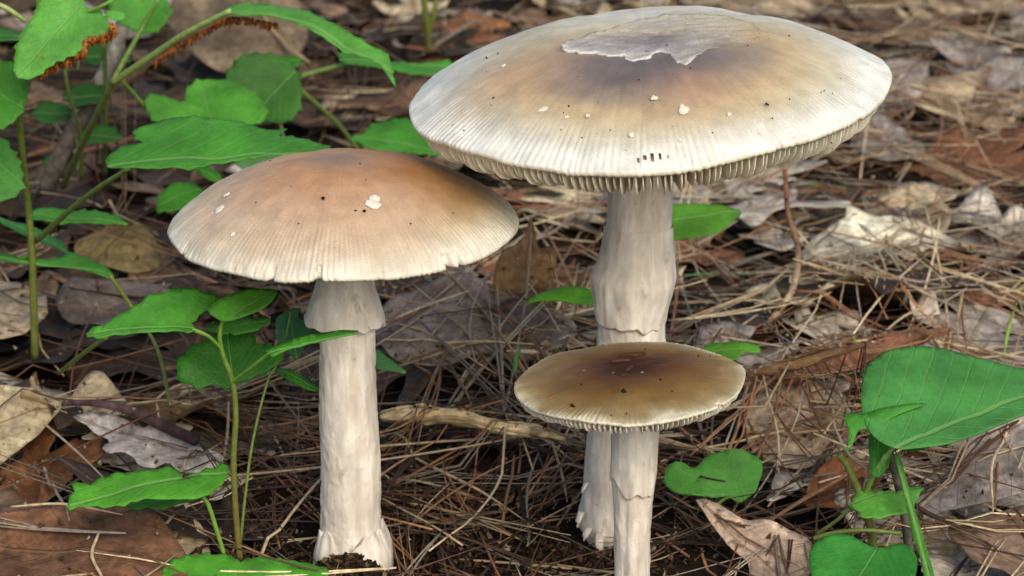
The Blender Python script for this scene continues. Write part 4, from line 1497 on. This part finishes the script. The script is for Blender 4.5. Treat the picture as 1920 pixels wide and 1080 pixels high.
stalk(pa, [(62, 480, Ya), (20, 486, Ya + 0.005), (-30, 484, Ya + 0.01)], 9, 6, (90, 120, 50), (90, 130, 50), 'branch')
px_leaf(pa, [(197, 292), (212, 277), (240, 271), (268, 270), (256, 258), (250, 247), (280, 238), (320, 231), (380, 229), (450, 236), (500, 243), (537, 238), (524, 250), (560, 254), (610, 264), (658, 278), (630, 284), (560, 285), (500, 291), (440, 297), (395, 302), (355, 316), (330, 311), (280, 312), (230, 308), (202, 303)], (245, 300), (656, 277), Ya - 0.075, 12, 0, G1, (0.0048, 0.0010), 0.06, 0.10, 0.018)
o, _ = px_leaf(pa, [(85, -10), (62, 30), (38, 66), (26, 108), (30, 140), (50, 146), (72, 138), (100, 120), (140, 104), (154, 95), (158, 74), (190, 68), (206, 62), (206, 40), (188, 22), (165, 14), (140, -10)], (150, 10), (30, 140), Ya - 0.035, 50, 5, G3, (0.0035, 0.0009), 0.05, 0.1, 0.035)
px_leaf(pa, [(-40, 130), (0, 118), (30, 122), (48, 145), (52, 175), (38, 210), (20, 232), (-10, 240), (-40, 225)], (40, 200), (-40, 150), Ya - 0.03, 45, 0, G2, TE, 0.1, 0.1)
px_leaf(pa, [(-40, 250), (0, 258), (22, 280), (38, 310), (42, 345), (20, 372), (-15, 380), (-40, 350)], (36, 340), (-40, 270), Ya - 0.02, 40, 0, (76, 144, 66), TE, 0.1, 0.1)
px_leaf(pa, [(62, 394), (110, 392), (170, 397), (214, 406), (232, 418), (180, 420), (120, 418), (66, 413)], (64, 402), (232, 417), Ya + 0.01, 14, 0, G1, TE, 0.1, 0.1)
px_leaf(pa, [(-20, 478), (60, 485), (118, 484), (125, 474), (160, 484), (206, 503), (208, 516), (160, 508), (110, 499), (40, 494), (-20, 490)], (-20, 484), (208, 510), Ya + 0.0, 12, 0, G1, (0, 0), 0.1, 0.1)
px_leaf(pa, [(-10, 402), (20, 415), (58, 425), (92, 442), (118, 455), (126, 472), (96, 462), (70, 452), (38, 440), (5, 420)], (0, 408), (126, 470), Ya + 0.03, 18, 0, (70, 138, 72), (0, 0), 0.1, 0.1)
# chewed brown rim of the big leaf
VV, FF, CC, b = [], [], [], 0
edge = spline([(72, 138), (100, 124), (140, 106), (155, 95), (160, 76), (186, 72), (208, 62), (206, 46)], 110)
for k in range(420):
    i = rng.integers(len(edge))
    q = edge[i] + rng.normal(0, 2.4, 2) + np.array([2.0, 4.0])
    P = at_Y(q[0], q[1], Ya - 0.036 + rng.normal(0, 0.001))
    s = rng.uniform(0.0003, 0.0009)
    Q = np.array([(1, 0, 0), (-1, 0, 0), (0, 1, 0), (0, -1, 0), (0, 0, 1.6), (0, 0, -1.6)]) * s * rng.uniform(0.5, 1.4, (6, 1)) + P
    VV.append(Q)
    FF += [tuple(j + b for j in f) for f in ((0, 2, 4), (2, 1, 4), (1, 3, 4), (3, 0, 4), (2, 0, 5), (1, 2, 5), (3, 1, 5), (0, 3, 5))]
    CC.append(np.tile(s2l([(150, 88, 40), (112, 66, 32), (178, 116, 58)][rng.integers(3)]), (6, 1)))
    b += 6
o2_ = part('chewed_edge', np.vstack(VV), FF, M_CRUMB, pa, np.vstack(CC), smooth=False)
o2_['kind'] = 'stuff'

stalk(pa, [(-40, 0, Ya - 0.04), (5, 12, Ya - 0.04), (50, 40, Ya - 0.04)], 13, 9, (170, 180, 130), (120, 140, 70), 'branch')
px_leaf(pa, [(-30, 60), (0, 54), (30, 58), (48, 68), (26, 76), (-30, 78)], (-30, 66), (48, 68), Ya + 0.02, 25, 0, (60, 118, 60), (0, 0), 0.1, 0.1)
pd = plant('leafy_plant', 'dark leafy plant growing in shade between the lichened stick and forked plant', 150, 330)
Yd = float(pd.location.y)
stalk(pd, [(152, 335, Yd), (150, 250, Yd - 0.01), (128, 170, Yd - 0.02), (118, 90, Yd - 0.02)], 8, 6, (84, 90, 44), (80, 100, 44))
for ol_, b_, t_, yo in (([(118, 180), (150, 160), (185, 160), (205, 178), (180, 196), (140, 198)], (120, 184), (205, 178), 0.0), ([(60, 210), (85, 192), (120, 196), (138, 214), (110, 232), (76, 230)], (136, 212), (60, 212), 0.01), ([(140, 250), (170, 236), (210, 240), (228, 256), (195, 268), (155, 266)], (142, 252), (228, 256), 0.0), ([(80, 300), (110, 286), (150, 290), (140, 308), (100, 314)], (150, 292), (80, 304), 0.005), ([(150, 100), (180, 84), (225, 92), (240, 112), (205, 124), (165, 120)], (150, 104), (240, 112), 0.02)):
    px_leaf(pd, ol_, b_, t_, Yd + yo, 28, 0, (44, 92, 38), TE, 0.1, 0.1)
    stalk(pd, [(b_[0], b_[1], Yd + yo), ((b_[0] + 145) / 2, b_[1] + 12, Yd - 0.005), (146, b_[1] + 26, Yd - 0.01)], 5, 5, (84, 100, 44), (84, 90, 44), 'petiole')

# plant behind: thick oblique stalk with brown fringe, long arching leaf
pb = plant('arching_plant', 'plant with brown-fringed stalk and long arching green leaf', 175, 345)
Yb2 = float(pb.location.y)
stalk(pb, [(118, 350, Yb2), (150, 280, Yb2 - 0.03), (195, 190, Yb2 - 0.06), (212, 152, Yb2 - 0.07)], 12, 13, (96, 104, 54), (118, 136, 66))
stalk(pb, [(210, 156, Yb2 - 0.07), (285, 105, Yb2 - 0.08), (350, 62, Yb2 - 0.09), (432, 20, Yb2 - 0.1)], 14, 10, (120, 138, 70), (140, 170, 90), 'branch')
stalk(pb, [(212, 150, Yb2 - 0.07), (240, 100, Yb2 - 0.06), (265, 55, Yb2 - 0.05), (298, 0, Yb2 - 0.05)], 10, 8, (104, 120, 60), (100, 130, 56), 'branch')
stalk(pb, [(196, 330, Yb2 + 0.02), (198, 200, Yb2), (196, 80, Yb2 - 0.01)], 9, 8, (90, 100, 48), (90, 110, 50), 'branch')
stalk(pb, [(225, 150, Yb2 - 0.07), (250, 175, Yb2 - 0.06), (272, 200, Yb2 - 0.055)], 9, 6, (120, 150, 60), (110, 150, 60), 'branch')
px_leaf(pb, [(420, 2), (440, -6), (500, 8), (560, 22), (620, 40), (690, 62), (724, 74), (734, 92), (736, 114), (722, 98), (700, 86), (640, 76), (590, 62), (530, 40), (480, 28), (440, 18)], (424, 6), (730, 96), Yb2 - 0.11, 20, 0, G3, (0.0055, 0.0008), 0.05, 0.35)
px_leaf(pb, [(205, 15), (225, 40), (255, 58), (290, 62), (308, 48), (322, 24), (312, 6), (302, -20), (210, -20)], (296, -10), (250, 60), Yb2 - 0.04, 50, 0, G1, TE, 0.1, 0.1)
px_leaf(pb, [(194, 24), (210, 19), (232, 24), (234, 36), (212, 38)], (196, 26), (234, 32), Yb2 - 0.06, 40, 0, G3, (0, 0), 0.1, 0.1)
px_leaf(pb, [(272, 196), (290, 184), (320, 188), (346, 190), (348, 168), (368, 150), (400, 147), (440, 155), (470, 176), (500, 206), (494, 232), (450, 240), (380, 240), (300, 238), (280, 220)], (400, 238), (375, 148), Yb2 - 0.055, 34, 0, (84, 160, 60), (0.0048, 0.0010), 0.1, 0.1, 0.03)
px_leaf(pb, [(425, 150), (440, 120), (470, 104), (520, 104), (550, 122), (566, 165), (560, 210), (530, 232), (490, 222), (450, 190)], (556, 130), (470, 220), Yb2 - 0.03, 55, 0, (58, 116, 44), TE, 0.1, 0.1)
px_leaf(pb, [(505, 112), (540, 105), (565, 108), (556, 125), (530, 130)], (505, 118), (565, 110), Yb2 - 0.0, 30, 0, G2, (0, 0), 0.1, 0.1)
px_leaf(pb, [(440, 300), (480, 290), (505, 292), (500, 310), (460, 318)], (440, 302), (505, 300), Yb2 - 0.06, 30, 0, (96, 150, 96), (0, 0), 0.1, 0.1)
px_leaf(pb, [(362, 312), (380, 308), (410, 325), (420, 340), (390, 336)], (362, 312), (420, 340), Yb2 - 0.05, 30, 0, G2, (0, 0), 0.1, 0.1)
px_leaf(pb, [(292, 378), (315, 352), (345, 343), (378, 350), (372, 380), (340, 396), (302, 394)], (375, 352), (294, 384), Yb2 - 0.05, 35, 0, G2, TE, 0.1, 0.1)
VV, FF, CC, b = [], [], [], 0
fr = spline([(290, 112), (330, 84), (380, 56), (425, 32), (470, 34), (520, 44)], 100)
for k in range(260):
    i = rng.integers(len(fr))
    q = fr[i] + np.array([0, rng.uniform(0, 3)])
    yq = Yb2 - 0.082 - 0.018 * i / 100
    P0 = at_Y(q[0], q[1], yq)
    P1 = at_Y(q[0] + rng.normal(0, 3), q[1] + rng.uniform(5, 17), yq + rng.normal(0, 0.0015))
    V, F = tube(np.array([P0, (P0 + P1) / 2 + rng.normal(0, 0.0003, 3), P1]), [0.00035, 0.0003, 0.00015], 4)
    VV.append(V)
    FF += [tuple(j + b for j in f) for f in F]
    CC.append(np.tile(s2l([(150, 92, 46), (120, 72, 38)][rng.integers(2)]), (len(V), 1)))
    b += len(V)
fo = part('brown_fringe', np.vstack(VV), FF, M_CRUMB, pb, np.vstack(CC))
fo['kind'] = 'stuff'

# plant with leaf behind the domed cap and the fold leaf
pc_ = plant('arching_plant', 'low plant with two narrow green leaves behind the tallest cap', 700, 330)
Yc = float(pc_.location.y)
stalk(pc_, [(705, 335, Yc), (640, 240, Yc - 0.02), (560, 165, Yc - 0.05), (556, 148, Yc - 0.05), (600, 133, Yc - 0.055), (645, 121, Yc - 0.06)], 9, 8, (110, 130, 62), (130, 160, 80))
px_leaf(pc_, [(636, 100), (660, 96), (700, 108), (740, 117), (790, 114), (850, 112), (840, 132), (800, 141), (760, 137), (720, 128), (680, 122), (645, 118)], (640, 112), (850, 120), Yc - 0.07, 14, 0, G1, TE, 0.1, 0.1)
px_leaf(pc_, [(660, 254), (685, 248), (700, 236), (750, 230), (790, 238), (830, 270), (860, 292), (800, 290), (740, 286), (690, 276)], (662, 252), (860, 292), Yc - 0.06, 18, 0, G1, TE, 0.1, 0.1)
stalk(pc_, [(705, 330, Yc), (690, 300, Yc - 0.04), (664, 255, Yc - 0.055)], 7, 6, name='branch')

# forked far stems
pf = plant('forked_stems', 'thin forked green stems far behind the caps', 800, 75)
Yf_ = float(pf.location.y)
stalk(pf, [(803, 95, Yf_ - 0.01), (800, 40, Yf_ - 0.02), (788, -40, Yf_ - 0.03)], 14, 12, (112, 116, 60), (110, 130, 60))
stalk(pf, [(804, 60, Yf_ - 0.015), (815, 20, Yf_ - 0.02), (825, -40, Yf_ - 0.02)], 12, 10, (112, 116, 60), (110, 130, 60), 'branch')

# seedling beside the domed mushroom
ps = plant('seedling', 'small upright seedling with pointed leaves beside the domed mushroom', 448, 1045)
Yp = float(ps.location.y)
print('seedling Y', Yp)
stalk(ps, [(450, 1052, Yp), (442, 960, Yp), (438, 860, Yp), (442, 780, Yp), (436, 715, Yp), (418, 665, Yp), (412, 628, Yp), (418, 600, Yp)], 13, 8, (104, 92, 48), (110, 146, 58))
px_leaf(ps, [(158, 622), (200, 608), (245, 588), (290, 566), (340, 556), (385, 557), (410, 566), (398, 580), (372, 592), (362, 606), (360, 620), (300, 624), (240, 630), (195, 633), (172, 630)], (366, 612), (160, 623), Yp, 20, 0, (78, 152, 58), (0.0055, 0.0008), 0.22, 0.12, 0.012)
stalk(ps, [(360, 617, Yp - 0.003), (390, 630, Yp - 0.002), (414, 652, Yp)], 8, 6, (120, 170, 70), (120, 160, 66), 'petiole')
px_leaf(ps, [(390, 582), (420, 560), (455, 547), (490, 541), (516, 540), (514, 556), (500, 574), (478, 588), (450, 597), (422, 601), (402, 594)], (424, 600), (516, 541), Yp, 32, -6, (86, 158, 56), (0, 0), 0.15, 0.12)
px_leaf(ps, [(386, 614), (415, 606), (450, 600), (490, 594), (512, 596), (490, 612), (460, 626), (420, 624)], (410, 622), (512, 595), Yp + 0.012, 20, 0, G1, TE, 0.1, 0.1)
px_leaf(ps, [(330, 696), (340, 675), (362, 655), (395, 632), (425, 617), (455, 624), (476, 632), (484, 646), (505, 650), (523, 664), (518, 690), (490, 702), (462, 712), (435, 723), (395, 724), (360, 726), (338, 714)], (438, 716), (425, 618), Yp + 0.012, 48, 0, (52, 120, 40), (0.0055, 0.0012), 0.1, 0.1)
px_leaf(ps, [(493, 656), (520, 648), (560, 634), (610, 622), (655, 614), (676, 616), (640, 626), (590, 640), (545, 652), (510, 668), (505, 658)], (500, 662), (676, 616), Yp - 0.016, 14, 0, G1, (0, 0), 0.1, 0.1)
stalk(ps, [(437, 716, Yp), (470, 690, Yp - 0.008), (506, 662, Yp - 0.015)], 8, 7, (120, 160, 64), (110, 160, 60), 'petiole')
px_leaf(ps, [(120, 942), (136, 920), (140, 898), (160, 906), (200, 893), (250, 885), (300, 880), (328, 879), (342, 897), (372, 884), (400, 872), (426, 868), (420, 890), (412, 906), (390, 922), (368, 934), (320, 938), (270, 938), (220, 946), (180, 942), (145, 940)], (420, 880), (122, 940), Yp - 0.002, 22, 0, (80, 156, 52), (0.0045, 0.0009), 0.08, 0.15, 0.015)
stalk(ps, [(420, 1040, Yp), (408, 1000, Yp), (392, 950, Yp - 0.001), (378, 928, Yp - 0.002)], 9, 8, (110, 150, 60), (120, 160, 66), 'petiole')
px_leaf(ps, [(235, 940), (300, 936), (370, 934), (330, 948), (300, 958), (280, 952), (255, 956)], (370, 936), (235, 944), Yp + 0.008, 22, 0, (52, 116, 40), (0, 0), 0.1, 0.1)
px_leaf(ps, [(302, 1092), (315, 1064), (345, 1048), (390, 1040), (432, 1040), (446, 1058), (470, 1044), (520, 1050), (560, 1060), (612, 1076), (600, 1100), (520, 1130), (400, 1130), (320, 1115)], (444, 1048), (440, 1130), Yp - 0.014, 20, 0, (84, 166, 56), TE, 0.06, 0.08)
px_leaf(ps, [(512, 640), (522, 620), (515, 600), (535, 584), (548, 576), (566, 580), (562, 600), (590, 612), (596, 630), (575, 640), (560, 668), (540, 662), (530, 650)], (540, 580), (556, 668), Yp + 0.03, 40, 0, (70, 130, 96), (0.006, 0.0008), 0.1, 0.1, 0.06)
px_leaf(ps, [(512, 688), (540, 694), (575, 710), (598, 724), (592, 732), (560, 722), (530, 708)], (512, 690), (598, 728), Yp + 0.02, 20, 0, G2, (0, 0), 0.1, 0.1)
stalk(ps, [(448, 1042, Yp + 0.004), (470, 850, Yp + 0.012), (500, 720, Yp + 0.018), (515, 690, Yp + 0.02), (530, 660, Yp + 0.027), (545, 585, Yp + 0.03)], 6, 4, name='branch')
stalk(ps, [(206, 516, Yp + 0.05), (250, 580, Yp + 0.05), (295, 655, Yp + 0.04), (320, 760, Yp + 0.02)], 8, 7, (110, 130, 56), (96, 100, 50), 'branch')
stalk(ps, [(110, 700, Yp + 0.1), (160, 660, Yp + 0.08), (200, 632, Yp + 0.06)], 9, 8, (96, 110, 48), (104, 130, 56), 'branch')

# broad-leaved plant on the other side
pr_ = plant('broad_leaf_plant', 'plant with the largest broad green leaf and forked stem', 1636, 1022)
Yr = float(pr_.location.y)
print('broad Y', Yr)
stalk(pr_, [(1638, 1030, Yr), (1628, 970, Yr), (1614, 930, Yr), (1592, 880, Yr), (1574, 852, Yr)], 17, 13, (92, 100, 48), (110, 120, 60))
stalk(pr_, [(1618, 936, Yr), (1638, 890, Yr - 0.003), (1656, 860, Yr - 0.004), (1664, 850, Yr - 0.004)], 12, 8, (104, 130, 56), (130, 176, 92), 'branch')
px_leaf(pr_, [(1617, 712), (1632, 688), (1662, 670), (1710, 661), (1770, 663), (1830, 676), (1880, 684), (1940, 690), (2000, 706), (1985, 745), (1930, 775), (1880, 796), (1842, 812), (1812, 822), (1775, 832), (1730, 838), (1690, 838), (1650, 824), (1624, 800), (1614, 760)], (1678, 836), (1990, 715), Yr - 0.002, 20, 3, (74, 146, 78), (0, 0), 0.08, 0.10, 0.018)
px_leaf(pr_, [(1700, 838), (1716, 815), (1760, 798), (1800, 793), (1822, 797), (1800, 815), (1765, 832), (1725, 842)], (1702, 836), (1822, 797), Yr - 0.004, 14, 0, (56, 128, 54), (0, 0), 0.1, 0.1)
px_leaf(pr_, [(1628, 830), (1634, 808), (1652, 800), (1668, 820), (1672, 850), (1664, 876), (1648, 894), (1634, 890), (1630, 860)], (1648, 890), (1646, 802), Yr - 0.001, 45, 0, (62, 140, 56), (0, 0), 0.1, 0.1)
stalk(pr_, [(1652, 870, Yr - 0.003), (1672, 842, Yr - 0.005), (1692, 820, Yr - 0.006)], 9, 7, (130, 170, 92), (140, 184, 110), 'petiole')
px_leaf(pr_, [(1582, 786), (1620, 780), (1655, 770), (1700, 760), (1738, 756), (1705, 770), (1672, 786), (1640, 804), (1612, 806), (1600, 830), (1586, 846), (1592, 815)], (1584, 840), (1738, 757), Yr - 0.012, 26, 0, (72, 152, 60), (0, 0), 0.2, 0.1)
px_leaf(pr_, [(1597, 932), (1620, 920), (1665, 922), (1700, 914), (1728, 908), (1718, 940), (1706, 962), (1670, 970), (1634, 974), (1606, 952)], (1600, 940), (1728, 910), Yr - 0.004, 22, 0, (96, 170, 76), TE, 0.1, 0.1)
px_leaf(pr_, [(1516, 1048), (1528, 1022), (1556, 1006), (1592, 1004), (1622, 1018), (1650, 1024), (1690, 1016), (1712, 1030), (1720, 1056), (1710, 1090), (1660, 1120), (1580, 1120), (1530, 1095)], (1648, 1022), (1590, 1120), Yr - 0.025, 26, 0, (56, 138, 60), (0, 0), 0.06, 0.08, 0.015)
px_leaf(pr_, [(1678, 850), (1688, 856), (1700, 900), (1713, 950), (1732, 1010), (1750, 1070), (1756, 1110), (1738, 1110), (1727, 1050), (1709, 1000), (1697, 940), (1685, 890)], (1680, 852), (1750, 1108), Yr - 0.014, 62, 0, (70, 136, 48), (0, 0), 0.25, 0.05, name='blade')
stalk(pr_, [(1526, 1010, Yr), (1560, 1000, Yr - 0.002), (1620, 994, Yr - 0.006), (1690, 1000, Yr - 0.006)], 9, 8, (110, 120, 60), (110, 130, 64), 'branch')
stalk(pr_, [(1532, 1002, Yr + 0.006), (1570, 975, Yr + 0.001), (1602, 946, Yr - 0.004)], 8, 6, (110, 120, 60), (120, 150, 70), 'petiole')


def small_plant(name, label, outline, base, tip, Y, tilt, col, foot, teeth=(0, 0), fold=0.1, **kw):
    P = hit_floor(*foot)
    root = thing(name, label, 'plant', P)
    px_leaf(root, outline, base, tip, Y, tilt, 0, col, teeth, fold, 0.1, **kw)
    stalk(root, [(base[0], base[1], Y), ((base[0] + foot[0]) / 2, (base[1] + foot[1]) / 2, (Y + P[1]) / 2), (foot[0], foot[1] + 6, P[1])], 6, 7, name='petiole')


small_plant('heart_leaf', 'short heart-shaped green leaf beside the short mushroom stem', [(1245, 890), (1256, 870), (1278, 864), (1302, 880), (1318, 862), (1350, 850), (1395, 850), (1428, 866), (1428, 890), (1416, 920), (1386, 938), (1366, 930), (1325, 932), (1270, 926), (1250, 910)], (1372, 930), (1260, 872), 0.672, 34, (82, 152, 70), (1340, 945), (0.005, 0.0003))
small_plant('lone_leaf', 'single oval green leaf peeking out from behind the tallest stem', [(1230, 395), (1270, 386), (1330, 385), (1370, 390), (1392, 394), (1378, 412), (1350, 438), (1310, 450), (1262, 452), (1230, 448)], (1230, 420), (1392, 395), 0.80, 34, (84, 146, 46), (1225, 560))
small_plant('lone_leaf', 'narrow bright green leaf touching the ring of the tallest stem', [(984, 569), (1010, 552), (1050, 541), (1090, 541), (1125, 550), (1125, 570), (1090, 568), (1050, 564), (1010, 564)], (1125, 560), (984, 568), 0.76, 18, (98, 170, 46), (1130, 640))
small_plant('lone_leaf', 'chewed green leaf just behind the edge of the short cap', [(1312, 656), (1335, 644), (1380, 642), (1420, 646), (1424, 662), (1395, 662), (1382, 678), (1352, 676), (1330, 662)], (1318, 658), (1424, 652), 0.75, 25, (92, 160, 50), (1315, 720))
small_plant('lone_leaf', 'thin triangular green leaf tip beside the domed mushroom stem', [(702, 652), (720, 664), (745, 684), (764, 700), (735, 696), (704, 690)], (702, 672), (764, 700), 0.70, 30, (88, 150, 90), (702, 760))


def grass(name, label, pts, w, col):
    P0 = [at_Y(*p) for p in pts]
    K = spline(P0, 24)
    s = mpp(K.mean(0))
    V, F = tube(K, [w * s * 0.4, w * s / 2, w * s / 2, w * s * 0.05], 6, True, 0.25)
    o = part(name, V, F, M_STALK, None, np.tile(s2l(col), (len(V), 1)))
    tag(o, label, 'grass')


def gy_(px, py):
    return float(hit_floor(px, py, 0.002)[1])


grass('grass_blade', 'horizontal green grass blade between the pale oak leaf and tallest stem', [(1285, 516, gy_(1285, 516)), (1380, 513, gy_(1380, 513)), (1465, 520, gy_(1380, 513))], 12, (70, 130, 66))
grass('grass_blade', 'short upright green grass blade just behind the short cap', [(966, 700, 0.72), (968, 672, 0.72), (978, 648, 0.72)], 9, (96, 150, 84))
grass('grass_blade', 'thin green grass stem crossing the needles by the rolled leaf', [(1600, 630, 0.76), (1612, 670, 0.76), (1622, 720, 0.755)], 6, (110, 150, 60))
grass('grass_blade', 'tall thin yellow-green grass stem behind the largest green leaf', [(1925, 530, 0.80), (1895, 600, 0.80), (1880, 680, 0.79)], 7, (130, 160, 70))
grass('grass_blade', 'long olive grass blade under the rim of the tallest cap', [(1490, 340, gy_(1560, 350)), (1570, 350, gy_(1560, 350)), (1640, 358, gy_(1560, 350))], 11, (104, 130, 66))
